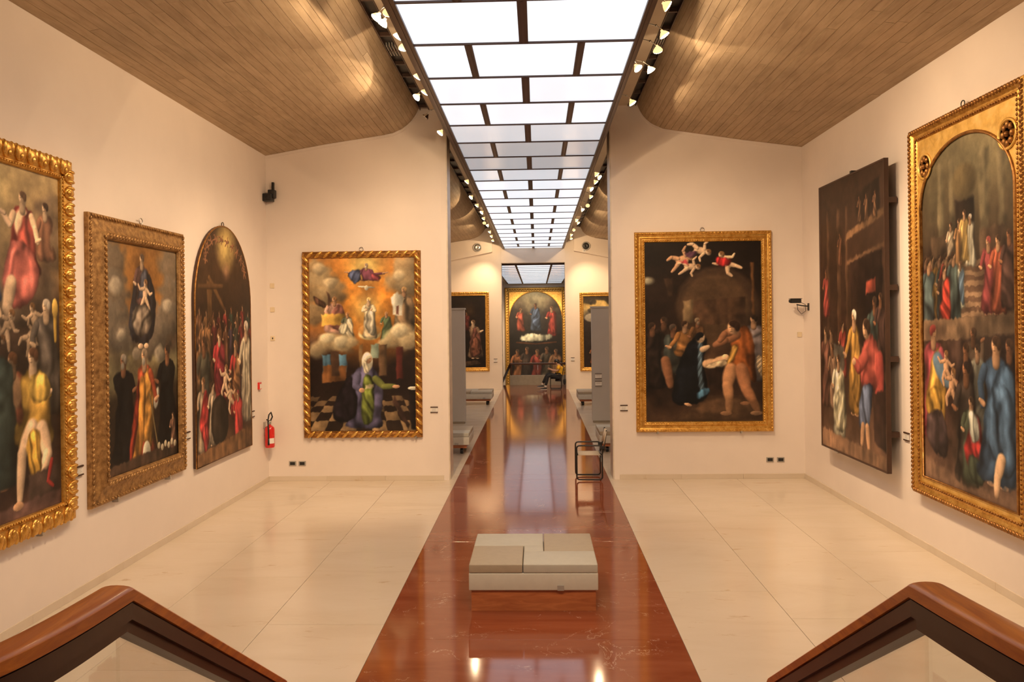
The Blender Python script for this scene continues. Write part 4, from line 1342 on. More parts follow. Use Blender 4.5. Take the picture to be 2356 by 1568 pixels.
def canvas(name, parent, w, h, z0, depth, art, nx, seed, arch=None):
    """w,h painted area, z0 bottom, depth from the wall; arch = spring height above z0"""
    asp = w / h
    ny = int(nx / asp)
    xs = np.linspace(-w / 2, w / 2, nx)
    ts = np.linspace(0, 1, ny)
    if arch:
        top = arch + (h - arch) * np.sqrt(np.clip(1 - (2 * xs / w) ** 2, 0, 1))
    else:
        top = np.full(nx, h)
    Z = ts[:, None] * top[None, :]
    Xg = np.repeat(xs[None, :], ny, 0)
    a = Art((Xg + w / 2) / h, 1 - Z / h, asp, seed)
    art(a)
    g = a.c.mean(-1, keepdims=True)
    c = (a.c * .84 + (g * np.array([1.10, .92, .74])) * .16) * 1.02
    c = np.clip(c * (1 + 0.22 * a.n1 + 0.16 * a.n2 + 0.12 * a.nh)[..., None], 0, 255) / 255.0
    lin = np.where(c <= 0.04045, c / 12.92, ((c + 0.055) / 1.055) ** 2.4)
    lin = np.clip(lin / LIGHT_TINT, 0, 0.95)
    n = nx * ny
    co = np.zeros((n, 3))
    co[:, 0] = Xg.ravel()
    co[:, 1] = -depth
    co[:, 2] = Z.ravel() + z0
    idx = np.arange(n).reshape(ny, nx)
    q = np.stack([idx[:-1, :-1], idx[:-1, 1:], idx[1:, 1:], idx[1:, :-1]], -1).reshape(-1, 4)
    me = bpy.data.meshes.new(name)
    me.vertices.add(n)
    me.vertices.foreach_set('co', co.ravel())
    me.loops.add(q.size)
    me.loops.foreach_set('vertex_index', q.ravel())
    me.polygons.add(len(q))
    me.polygons.foreach_set('loop_start', np.arange(0, q.size, 4))
    me.polygons.foreach_set('loop_total', np.full(len(q), 4))
    me.update(calc_edges=True)
    at = me.color_attributes.new('paint', 'FLOAT_COLOR', 'POINT')
    rgba = np.ones((n, 4))
    rgba[:, :3] = lin.reshape(-1, 3)
    at.data.foreach_set('color', rgba.ravel())
    me.materials.append(MATS['oil_canvas'])
    return link(name, me, parent)


def side_iter(w, h):
    """(name, start, direction, inward) for the four rails in local x,z with z from 0"""
    return (('top', (-w / 2, h), (1, 0), (0, -1), w), ('bottom', (w / 2, 0), (-1, 0), (0, 1), w), ('left', (-w / 2, 0), (0, 1), (1, 0), h), ('right', (w / 2, h), (0, -1), (-1, 0), h))


def rails(parent, w, h, z0, prof, mat):
    """mitred mouldings; prof: (distance from outer edge, height off the wall)"""
    rp = [prof[0], prof[1]]
    for a, b_ in zip(prof[1:-1], prof[2:]):
        rp += [(a[0] * .72 + b_[0] * .28, a[1] * .72 + b_[1] * .28), (a[0] * .28 + b_[0] * .72, a[1] * .28 + b_[1] * .72)]
    prof = rp + [prof[-1]]
    for nm, st_, d, inn, L in side_iter(w, h):
        vs = []
        for e in (0, 1):
            for (u, dep) in prof:
                x = st_[0] + d[0] * (u if e == 0 else L - u) + inn[0] * u
                z = st_[1] + d[1] * (u if e == 0 else L - u) + inn[1] * u
                vs.append((x, -dep, z + z0))
        n = len(prof)
        fs = [(i, i + 1, n + i + 1, n + i) for i in range(n - 1)]
        MB().add(vs, fs).build('rail', mat, parent, True, auto=55)


def carve_along(w, h, u, step, fn, skip=0.0):
    """call fn(pos, along, inward) at even steps along the four sides"""
    for nm, st_, d, inn, L in side_iter(w, h):
        n = max(1, int(round((L - 2 * u - 2 * skip) / step)))
        for i in range(n):
            t = u + skip + (L - 2 * u - 2 * skip) * (i + .5) / n
            fn((st_[0] + d[0] * t + inn[0] * u, st_[1] + d[1] * t + inn[1] * u), d, inn)


def carving_mesh(kind):
    mb = MB()
    if kind == 'shell':          # fluted leaf with two lobes, local x along the rail, z across
        mb.ball((0, 0, 0), (.062, .030, .075), 12, 7)
        mb.ball((-.048, -.004, .02), (.024, .030, .062), 8, 6)
        mb.ball((.048, -.004, .02), (.024, .030, .062), 8, 6)
        mb.ball((0, -.022, -.03), (.026, .018, .034), 8, 6)
    elif kind == 'twist':        # slanted ribbon roll
        rot = Matrix.Rotation(math.radians(-42), 3, 'Y')
        mb.ball((0, 0, 0), (.092, .032, .030), 12, 7, rot)
    elif kind == 'rosette':
        mb.ball((0, 0, 0), (.03, .03, .03), 10, 6)
        for k in range(8):
            th = k * math.pi / 4
            mb.ball((.07 * math.cos(th), .004, .09 * math.sin(th)), (.030, .020, .036), 8, 5)
    me = mb.build('tmp', 'gold')
    d = me.data
    d.polygons.foreach_set('use_smooth', [True] * len(d.polygons))
    bpy.data.objects.remove(me)
    return d


def beading(parent, name, w, h, z0, u, dep, step, size, mat, slant=0.0):
    mb = MB()

    def f(p, d, inn):
        a = math.atan2(d[1], d[0])
        rot = Matrix.Rotation(-a + slant, 3, 'Y')
        mb.ball((p[0], -dep, p[1] + z0), size, 6, 4, rot)
    carve_along(w, h, u, step, f)
    o = mb.build(name, mat, parent, True)
    o['kind'] = 'stuff'
    return o


def ring(parent, z, dep, mat='steel'):
    mb = MB()
    mb.tube([(0.035 * math.cos(t), -dep, z + .035 + .035 * math.sin(t)) for t in [k * math.pi / 6 for k in range(12)]], .006, 6, closed=True)
    mb.box(-.012, .012, -dep - .01, 0, z - .03, z + .01)
    mb.build('hanging_ring', mat, parent, True, auto=40)


def brackets(parent, xs, z, dep):
    for x in xs:
        MB().box(x - .012, x + .012, -dep, 0.0, z - .035, z - .002).box(x - .012, x + .012, -dep - .01, -dep, z - .03, z + .02).build('support_bracket', 'steel', parent)


RZ = {'back': 0.0, 'left': math.pi / 2, 'right': -math.pi / 2}


def painting(name, wall, along, z0, w, h, label, group=None, off=0.0):
    """along: world coordinate of the centre along the wall"""
    if wall == 'back':
        loc = (along, YB - off, z0)
    elif wall == 'far':
        loc = (along, YF - off, z0)
    elif wall == 'left':
        loc = (XL + off, along, z0)
    else:
        loc = (XR - off, along, z0)
    t = tag(empty(name, loc, RZ.get(wall, 0.0)), label, 'painting', group)
    return t


def framed(t, w, h, prof, mat, art, nx, seed, fw, cdep):
    fr = empty('frame', (0, 0, 0), parent=t)
    rails(fr, w, h, 0, prof, mat)
    canvas('canvas', t, w - 2 * fw + .01, h - 2 * fw + .01, fw - .005, cdep, art, nx, seed)
    MB().box(-w / 2 + .02, w / 2 - .02, -.02, -.002, .02, h - .02).build('backing_board', 'panel_wood', t)
    return fr


# --- left wall, nearest: broad leaf-carved gold frame
shell_me, twist_me, ros_me = carving_mesh('shell'), carving_mesh('twist'), carving_mesh('rosette')
bpy_gold = MATS['gold']
w, h = 2.42, 3.57
t = painting('altarpiece', 'left', 7.555 - w / 2, .82, w, h, 'huge altarpiece in leaf-carved gold frame, cut off by the left picture edge')
fr = framed(t, w, h, [(0, 0), (0, .05), (.02, .075), (.07, .085), (.13, .075), (.165, .055), (.18, .085), (.20, .085), (.21, .05), (.215, .03)], 'gold', art_saints, 210, 1, .215, .045)


def put_shell(p, d, inn):
    o = link('carved_leaf', shell_me, fr, (p[0], -.078, p[1]))
    o.rotation_euler = (0, -math.atan2(d[1], d[0]), 0)


carve_along(w, h, .085, .165, put_shell)
beading(fr, 'inner_beading', w, h, 0, .19, .088, .035, (.013, .010, .010), 'gold')
brackets(t, (-.7, .7), 0, .05)

# --- left wall, middle: wide old-gold frame rising towards the picture
w, h = 2.16, 3.10
t = painting('altarpiece', 'left', 7.845 + w / 2, .836, w, h, 'altarpiece of seated pair above three standing men, in wide dull gold frame')
fr = framed(t, w, h, [(0, 0), (0, .045), (.03, .06), (.055, .045), (.075, .05), (.175, .075), (.19, .10), (.225, .118), (.25, .105), (.262, .07)], 'gold_old', art_three, 190, 2, .262, .062)
beading(fr, 'outer_rope', w, h, 0, .028, .058, .055, (.030, .014, .014), 'gold_old', .5)
beading(fr, 'inner_leaf_band', w, h, 0, .215, .112, .062, (.033, .016, .020), 'gold_old', -.6)
ring(t, h, .04)
brackets(t, (-.6, .6), 0, .06)

# --- left wall, far: arched wooden panel without frame
w, h = 2.02, 3.42
t = painting('altarpiece', 'left', 11.32, .78, w, h, 'frameless round-arched panel crowded with small figures beside the fire extinguisher')
arch = 2.27
out = [(-w / 2, 0), (w / 2, 0)] + [(w / 2 * math.cos(k * math.pi / 28), arch + (h - arch) * math.sin(k * math.pi / 28)) for k in range(29)]
MB().prism(out, -.056, -.006).build('panel_board', 'panel_wood', t)
canvas('painted_face', t, w - .03, h - .02, .008, .0575, art_crowd, 190, 3, arch)
MB().tube([(p[0], -.05, p[1]) for p in out], .012, 6, closed=True).build('edge_moulding', 'gold_dark', t, True)
ring(t, h - .005, .03, 'black_metal')

# --- end wall left: ribbon-twist gold frame
w, h = 2.062, 3.226
t = painting('altarpiece', 'back', -3.027, .755, w, h, 'orange glowing altarpiece with kneeling woman in ribbon-twist gold frame', off=0.0)
fr = framed(t, w, h, [(0, 0), (0, .05), (.012, .062), (.022, .05), (.035, .062), (.055, .068), (.078, .062), (.09, .05), (.10, .064), (.112, .06), (.118, .03)], 'gold_dark', art_vision, 190, 4, .116, .036)


def put_twist(p, d, inn):
    o = link('ribbon_twist', twist_me, fr, (p[0], -.062, p[1]))
    o.scale = (1.0, 1, .95)
    o.rotation_euler = (0, -math.atan2(d[1], d[0]), 0)


carve_along(w, h, .056, .150, put_twist)
ring(t, h, .03)
brackets(t, (-.92, .92), 0, .05)

# --- end wall right: broad smooth gold frame
w, h = 2.318, 3.415
t = painting('altarpiece', 'back', 2.844, .815, w, h, 'dark night-scene altarpiece in broad gold frame right of the opening')
fr = framed(t, w, h, [(0, 0), (0, .06), (.015, .075), (.035, .07), (.05, .05), (.095, .045), (.115, .07), (.135, .075), (.148, .06), (.158, .07), (.17, .06), (.178, .03)], 'gold', art_stable, 190, 5, .176, .036)
beading(fr, 'outer_leaf_band', w, h, 0, .026, .072, .06, (.030, .010, .014), 'gold', .5)
beading(fr, 'inner_beading', w, h, 0, .152, .066, .042, (.018, .010, .011), 'gold', .6)
ring(t, h, .03)
brackets(t, (-.80, .62), 0, .06)

# --- right wall, far: tall panel standing off the wall in a thin dark frame
w, h = 2.22, 3.955
t = painting('altarpiece', 'right', 10.865, .775, w, h, 'tall brown painting in thin dark frame, standing off the right wall', off=0.0)
MB().box(-w / 2 + .015, w / 2 - .015, -.178, -.135, .015, h - .015).build('panel_board', 'panel_wood', t)
canvas('painted_face', t, w - .05, h - .05, .025, .1795, art_palace, 180, 6)
fr = empty('frame', (0, 0, 0), parent=t)
rails(fr, w, h, 0, [(0, .13), (0, .188), (.018, .188), (.026, .178)], 'panel_wood')
for z in (.45, 1.4, 2.3, 3.4):
    for s in (-1, 1):
        MB().box(s * (w / 2 - .05) - .03, s * (w / 2 - .05) + .03, -.13, -.02, z, z + .07).build('wall_spacer', 'panel_wood', t)
MB().box(-.7, -.55, -.16, 0, -.03, .02).build('support_bracket', 'steel', t)
MB().box(.55, .7, -.16, 0, -.03, .02).build('support_bracket', 'steel', t)
MB().box(-.03, .03, -.15, 0, h - .02, h + .05).build('top_bracket', 'black_metal', t)

# --- right wall, near: arched picture set in a gold spandrel field with rosettes
w, h = 2.17, 4.265
t = painting('altarpiece', 'right', 8.215, .668, w, h, 'tall arched temple scene in gold rope frame with two dark rosettes')
fr = empty('frame', (0, 0, 0), parent=t)
rails(fr, w, h, 0, [(0, 0), (0, .09), (.03, .115), (.06, .10), (.085, .075), (.11, .085), (.135, .08), (.15, .06)], 'gold')
beading(fr, 'rope_edge', w, h, 0, .032, .105, .050, (.034, .022, .022), 'gold_dark', .7)
beading(fr, 'inner_beading', w, h, 0, .128, .084, .045, (.018, .012, .014), 'gold_dark')
aw, az0, asp_, atop = w - 2 * .20, .215, 3.30, 3.98     # arch width, bottom, spring, apex
pts = [(-aw / 2, az0), (-aw / 2, asp_)] + [(-aw / 2 * math.cos(k * math.pi / 32), asp_ + (atop - asp_) * math.sin(k * math.pi / 32)) for k in range(33)] + [(aw / 2, asp_), (aw / 2, az0)]
# spandrel field: flat gold board with arched hole, built as bands
mb = MB()
xo, zo = w / 2 - .14, h - .14
for (p, q) in zip(pts[1:-1], pts[2:-1]):
    mb.add([(p[0], -.062, p[1]), (q[0], -.062, q[1]), (q[0], -.062, zo), (p[0], -.062, zo)], [(0, 1, 2, 3)])
mb.box(-xo, -aw / 2, -.062, -.03, .14, zo).box(aw / 2, xo, -.062, -.03, .14, zo).box(-aw / 2, aw / 2, -.062, -.03, .14, az0)
mb.build('spandrel_field', 'gold_bright', fr)
MB().tube([(p[0], -.064, p[1]) for p in pts], .018, 8, closed=True).build('arch_moulding', 'gold_dark', fr, True)
canvas('canvas', t, aw, atop - az0, az0, .05, art_temple, 190, 7, asp_ - az0)
for x in (-.78, .78):
    o = link('rosette', ros_me.copy(), fr, (x, -.07, h - .47))
    o.data.materials[0] = MATS['gold_dark']
    MB().lathe([(.155, -.062), (.155, -.072), (.14, -.078), (.125, -.072), (.125, -.062)], 28, 'y', (x, 0, h - .47)).build('rosette_ring', 'gold_bright', fr, True)
MB().box(-w / 2 + .03, w / 2 - .03, -.03, -.002, .03, h - .03).build('backing_board', 'panel_wood', t)
ring(t, h, .05, 'black_metal')

# --- second hall, end wall
w, h = 2.05, 3.16
t = painting('altarpiece', 'far', -1.895 - w / 2, .745, w, h, 'dark altarpiece in gold frame on the far wall, left of the last opening')
fr = framed(t, w, h, [(0, 0), (0, .06), (.03, .08), (.07, .07), (.11, .05), (.14, .075), (.16, .03)], 'gold', art_dark, 120, 8, .16, .04)
beading(fr, 'carved_band', w, h, 0, .035, .075, .09, (.040, .016, .022), 'gold', .5)
w, h = 2.1, 3.11
t = painting('altarpiece', 'far', 1.70 + w / 2, .712, w, h, 'altarpiece with yellow sky in gold frame on the far wall, right')
fr = framed(t, w, h, [(0, 0), (0, .06), (.03, .08), (.07, .07), (.11, .05), (.14, .075), (.16, .03)], 'gold', art_sky, 120, 9, .16, .04)
beading(fr, 'carved_band', w, h, 0, .035, .075, .09, (.040, .016, .022), 'gold', .5)

# --- last hall: immense arched altarpiece
w, h = 3.78, 7.55
t = tag(empty('altarpiece', (-0.07, 47.28, -2.78)), 'immense arched altarpiece in gold frame closing the view at the very end', 'painting')
fr = empty('frame', (0, 0, 0), parent=t)
rails(fr, w, h, 0, [(0, 0), (0, .10), (.05, .14), (.12, .12), (.20, .10), (.25, .13), (.28, .05)], 'gold')
beading(fr, 'carved_band', w, h, 0, .15, .12, .16, (.07, .03, .05), 'gold', .6)
aw, az0, asp_, atop = w - .50, .35, 5.55, 7.30
pts = [(-aw / 2, az0), (-aw / 2, asp_)] + [(-aw / 2 * math.cos(k * math.pi / 28), asp_ + (atop - asp_) * math.sin(k * math.pi / 28)) for k in range(29)] + [(aw / 2, asp_), (aw / 2, az0)]
mb = MB()
for (p, q) in zip(pts[1:-1], pts[2:-1]):
    mb.add([(p[0], -.07, p[1]), (q[0], -.07, q[1]), (q[0], -.07, h - .2), (p[0], -.07, h - .2)], [(0, 1, 2, 3)])
mb.build('spandrel_field', 'gold', fr)
MB().tube([(p[0], -.07, p[1]) for p in pts], .03, 6, closed=True).build('arch_moulding', 'gold', fr, True)
canvas('canvas', t, aw, atop - az0, az0, .05, art_far, 110, 10, asp_ - az0)

# ================================================================== BENCHES
def soft(o, wdt, seg=3):
    m = o.modifiers.new('bevel', 'BEVEL')
    m.width = wdt
    m.segments = seg
    m.limit_method = 'ANGLE'
    for p in o.data.polygons:
        p.use_smooth = True
    return o


def bench(loc, w, d, label, wheels=False, rz=0.0, zb=.20, zc=.365, zt=.45):
    t = tag(empty('gallery_bench', loc, rz), label, 'bench', 'upholstered gallery benches')
    x0, x1 = -w / 2, w / 2
    if wheels:
        MB().box(x0 + .06, x1 - .06, .06, d - .06, .13, zb).build('under_frame', 'plinth_wood', t)
        for x in (x0 + .17, x1 - .17):
            for y in (.17, d - .17):
                k = MB().lathe([(.055, -.03), (.06, -.02), (.06, .02), (.055, .03)], 14, 'x', (x, y, .06)).build('caster', 'black_plastic', t, True, auto=40)
                MB().box(x - .02, x + .02, y - .03, y + .03, .075, .13).build('caster_fork', 'black_metal', k)
    else:
        MB().box(x0 + .022, x1 - .022, .03, d - .03, 0.001, zb).build('plinth', 'plinth_wood', t)
    soft(MB().box(x0, x1, 0, d, zb, zc).build('seat_box', 'leather_grey', t), .012)
    xs0, xs1 = x0 + .42 * w, x0 + .585 * w
    ya, yb = d * .405, d * .575
    cs = [(x0, xs0, -.004, yb, 'leather_tan'), (xs0, x1, -.004, ya, 'leather_light'), (x0, xs1, yb, d, 'leather_light'), (xs1, x1, ya, d, 'leather_tan'), (xs0, xs1, ya, yb, 'leather_light')]
    for (a, b_, c, e, m) in cs:
        g = .0028
        soft(MB().box(a + g, b_ - g, c + g, e - g, zc + .0015, zt).build('cushion', m, t), .012, 4)
    if not wheels:
        MB().box(x0 + .685 * w, x0 + .735 * w, -.012, 0, zb + .004, zb + .052).build('metal_tag', 'grey_plate', t)
    else:
        MB().box(x1 - .30, x1 - .22, -.012, 0, zb + .004, zb + .05).build('metal_tag', 'grey_plate', t)
    return t


bench((-.062, 7.245, 0), 1.222, 1.055, 'cream patchwork leather bench on wooden plinth in the middle of red strip')
bench((-2.10, 25.0, 0), 1.22, 1.06, 'grey padded bench on casters far left, beyond the left partition', True)
bench((1.90, 24.6, 0), 1.22, 1.06, 'grey padded bench on casters far right, beyond the right partition', True)
bench((-2.03, 15.75, 0), 1.22, 1.06, 'cream padded bench on casters peeking out behind the left side of the opening', True)
bench((1.87, 15.85, 0), 1.22, 1.06, 'cream padded bench behind the empty folding chair', True)


# ================================================================== CHAIRS
def chair(loc, label, back_mat, seat_mat, rz=0.0):
    """tubular side loops in local x,z; sitter faces -x"""
    t = tag(empty('folding_chair', loc, rz), label, 'chair')
    w, dp, hz, r = .46, .42, .615, .013
    for y in (0, dp):
        pts = []
        R = .06
        for (cx, cz, a0) in ((R, hz - R, 180), (w - R, hz - R, 90), (w - R, R + .012, 0), (R, R + .012, -90)):
            for k in range(5):
                a = math.radians(a0 - 90 * k / 4)
                pts.append((cx + (R - r) * math.cos(a) * 1.0, y, cz + (R - r) * math.sin(a)))
        MB().tube(pts, r, 8, closed=True).build('side_frame', 'black_metal', t, True)
        MB().tube([(w - .02, y + (.02 if y == 0 else -.02), .40), (w + .03, y + (.02 if y == 0 else -.02), .62), (w + .065, y + (.02 if y == 0 else -.02), .86)], .011, 8).build('back_post', 'black_metal', t, True)
        MB().box(w - .05, w + .02, y - .018, y + .018, hz - .07, hz - .02).build('arm_pad', 'black_plastic', t)
    n = 8
    vs, fs = [], []
    for i in range(n + 1):
        f = i / n
        z = .445 - .022 * math.sin(math.pi * f)
        for x in (.035, w - .035):
            vs.append((x, .015 + (dp - .03) * f, z))
    for i in range(n):
        fs.append((2 * i, 2 * i + 1, 2 * i + 3, 2 * i + 2))
    o = MB().add(vs, fs).build('seat_sling', seat_mat, t, True)
    m = o.modifiers.new('thick', 'SOLIDIFY')
    m.thickness = .012
    for x in (.03, w - .03):
        MB().tube([(x, 0, .447), (x, dp, .447)], .010, 8).build('seat_rail', 'black_metal', t, True)
    vs, fs = [], []
    for i in range(n + 1):
        f = i / n
        bow = .030 * math.sin(math.pi * f)
        y = .005 + (dp - .01) * f
        vs += [(w + .022 + bow, y, .62), (w + .065 + bow, y, .84)]
    for i in range(n):
        fs.append((2 * i, 2 * i + 1, 2 * i + 3, 2 * i + 2))
    o = MB().add(vs, fs).build('backrest', back_mat, t, True)
    m = o.modifiers.new('thick', 'SOLIDIFY')
    m.thickness = .012
    return t


chair((.640, 13.13, 0), 'empty folding chair with black tube frame and canvas seat in the opening', 'chair_canvas', 'chair_canvas')
chair((.50, 30.33, 0), 'dark folding chair the person in yellow sits on', 'dark_fabric', 'dark_fabric')


# ================================================================== SEATED PERSON
def skin_mesh(name, verts, edges, radii, mat, parent, sub=2, root=0):
    me = bpy.data.meshes.new(name)
    me.from_pydata(verts, edges, [])
    me.materials.append(MATS[mat])
    o = link(name, me, parent)
    m = o.modifiers.new('skin', 'SKIN')
    m.use_smooth_shade = True
    for i, r in enumerate(radii):
        sv = me.skin_vertices[0].data[i]
        sv.radius = r if isinstance(r, tuple) else (r, r)
        sv.use_root = (i == root)
    s = o.modifiers.new('sub', 'SUBSURF')
    s.levels = s.render_levels = sub
    return o


P = tag(empty('person', (.86, 30.54, 0)), 'seated person in yellow shirt and dark trousers bent over a phone', 'person')
# local: faces -x, y across (near side negative)
V_ = [(0, 0, .50), (.03, 0, .66), (.04, 0, .82), (-.01, 0, .95), (-.05, 0, 1.00), (-.10, 0, 1.075),      # 0 pelvis .. 5 head centre
      (-.12, 0, 1.13),
      (-.01, -.15, .93), (-.06, -.19, .74), (-.27, -.12, .76), (-.35, -.06, .80),                       # near arm 7-10
      (-.01, .15, .93), (-.06, .19, .74), (-.27, .10, .77), (-.35, .05, .81),                           # far arm 11-14
      (-.02, -.09, .49), (-.44, -.10, .55), (-.55, -.10, .12),                                           # near leg 15-17
      (-.02, .09, .49), (-.46, .10, .60), (-.66, .14, .20)]                                              # far leg 18-20
E_ = [(0, 1), (1, 2), (2, 3), (3, 4), (4, 5), (5, 6), (3, 7), (7, 8), (8, 9), (9, 10), (3, 11), (11, 12), (12, 13), (13, 14), (0, 15), (15, 16), (16, 17), (0, 18), (18, 19), (19, 20)]
R_ = [(.12, .15), (.10, .135), (.10, .15), (.085, .14), (.055, .055), (.085, .075), (.075, .068), .05, .042, .033, .028, .05, .042, .033, .028, .08, .058, .040, .08, .058, .040]
skin_mesh('body', V_, E_, R_, 'skin', P)
# shirt: torso and short sleeves
skin_mesh('shirt', [(.01, 0, .50), (.03, 0, .66), (.045, 0, .82), (-.005, 0, .945), (-.01, -.155, .935), (-.045, -.195, .80), (-.01, .155, .935), (-.045, .195, .80)],
          [(0, 1), (1, 2), (2, 3), (3, 4), (4, 5), (3, 6), (6, 7)], [(.135, .17), (.125, .16), (.122, .17), (.095, .14), .066, .062, .066, .062], 'shirt_yellow', P)
skin_mesh('trousers', [(.02, 0, .50), (-.03, -.09, .495), (-.44, -.10, .555), (-.545, -.10, .15), (-.03, .09, .495), (-.46, .10, .605), (-.645, .138, .23)],
          [(0, 1), (1, 2), (2, 3), (0, 4), (4, 5), (5, 6)], [(.125, .17), .098, .074, .058, .098, .074, .058], 'dark_fabric', P)
MB().ball((-.085, 0, 1.115), (.105, .088, .085), 14, 9).ball((-.045, 0, 1.07), (.07, .082, .075), 12, 8).build('hair', 'hair_black', P, True)
for y in (-.078, .078):
    MB().ball((-.095, y, 1.055), (.018, .010, .026), 8, 6).build('ear', 'skin', P, True)
MB().ball((-.195, 0, 1.045), (.020, .014, .022), 8, 6).build('nose', 'skin', P, True)
for y in (-.028, .028):
    MB().ball((-.182, y, 1.068), (.008, .012, .007), 8, 5).build('eye', 'black_plastic', P, True)
MB().ball((-.178, 0, 1.012), (.008, .022, .006), 8, 5).build('mouth', 'red_paint', P, True)
for (x, y, z, rot) in ((-.60, -.10, .001, 0), (-.72, .15, .075, .12)):
    MB().lathe([(.046, .085), (.048, .13), (.046, .16)], 12, 'z', (x + .06, y, z - .005)).build('sock', 'sock_white', P, True)
    s = MB()
    prof = [(.11, .035, .075), (.06, .040, .085), (-.02, .044, .068), (-.10, .045, .050), (-.155, .028, .036)]
    vs, fs = [], []
    for (dx, hw, hh) in prof:
        vs += [(x + dx, y - hw, z), (x + dx, y + hw, z), (x + dx, y + hw * .8, z + hh * .8), (x + dx, y, z + hh), (x + dx, y - hw * .8, z + hh * .8)]
    for i in range(len(prof) - 1):
        for j in range(5):
            k = (j + 1) % 5
            fs.append((i * 5 + j, i * 5 + k, i * 5 + 5 + k, i * 5 + 5 + j))
    fs += [(4, 3, 2, 1, 0), tuple(range(len(vs) - 5, len(vs)))]
    so = s.add(vs, fs).build('shoe', 'black_plastic', P, True, auto=50)
    MB().box(x - .15, x + .115, y - .047, y + .047, z - .0005, z + .014).build('sole', 'sock_white', so)
# hands: palm and five fingers closing on the phone
for s in (-1, 1):
    px, py, pz = -.37, .055 * s, .805
    MB().ball((px, py, pz), (.045, .018, .036), 10, 7, Matrix.Rotation(.5, 3, 'Y')).build('palm', 'skin', P, True)
    for k, L in enumerate((.062, .070, .066, .054)):
        zz = pz + .026 - .017 * k
        MB().tube([(px - .03, py, zz), (px - .03 - L * .55, py - s * .006, zz + .012), (px - .03 - L * .8, py - s * .030, zz + .014)], [.009, .008, .006], 6).build('finger', 'skin', P, True)
    MB().tube([(px - .005, py, pz + .03), (px - .03, py - s * .015, pz + .055), (px - .055, py - s * .028, pz + .060)], [.010, .009, .007], 6).build('thumb', 'skin', P, True)
ph = tag(MB().chbox(-.005, .005, -.038, .038, -.075, .075, .004).build('phone', 'black_plastic', None, loc=(.86 - .435, 30.54, .83), rot=(0, -.5, 0)), 'black phone held in both hands by the seated person', 'phone')
bag = MB()
prof = [(.00, .05, .03), (.06, .085, .05), (.16, .10, .055), (.22, .085, .045)]
vs, fs = [], []
for (z, a, b_) in prof:
    for k in range(10):
        th = 2 * math.pi * k / 10
        vs.append((b_ * math.cos(th), a * math.sin(th), z))
for i in range(3):
    for j in range(10):
        k = (j + 1) % 10
        fs.append((i * 10 + j, i * 10 + k, i * 10 + 10 + k, i * 10 + 10 + j))
fs += [tuple(reversed(range(10))), tuple(range(30, 40))]
bag = tag(empty('shoulder_bag', (1.075, 30.44, .19)), 'small black bag hanging behind the seated person on the chair back', 'bag')
MB().add(vs, fs).build('pouch', 'dark_fabric', bag, True)
MB().tube([(0, -.07, .20), (0, -.06, .48), (-.005, 0, .66), (0, .06, .48), (0, .07, .20)], .008, 6).build('strap', 'dark_fabric', bag, True)


# ================================================================== HANDRAILS OF THE NEAR STAIRS
def sweep(path, sect, name, mat, parent, smooth=True, auto=35):
    """path: list of (pos, horizontal outward normal); sect: closed list of (out, up)"""
    n = len(sect)
    vs, fs = [], []
    for (p, nn) in path:
        for (u, z) in sect:
            vs.append((p[0] + nn[0] * u, p[1] + nn[1] * u, p[2] + z))
    for i in range(len(path) - 1):
        for j in range(n):
            k = (j + 1) % n
            fs.append((i * n + j, i * n + k, i * n + n + k, i * n + n + j))
    fs += [tuple(reversed(range(n))), tuple(range(len(vs) - n, len(vs)))]
    return MB().add(vs, fs).build(name, mat, parent, smooth, auto=auto)


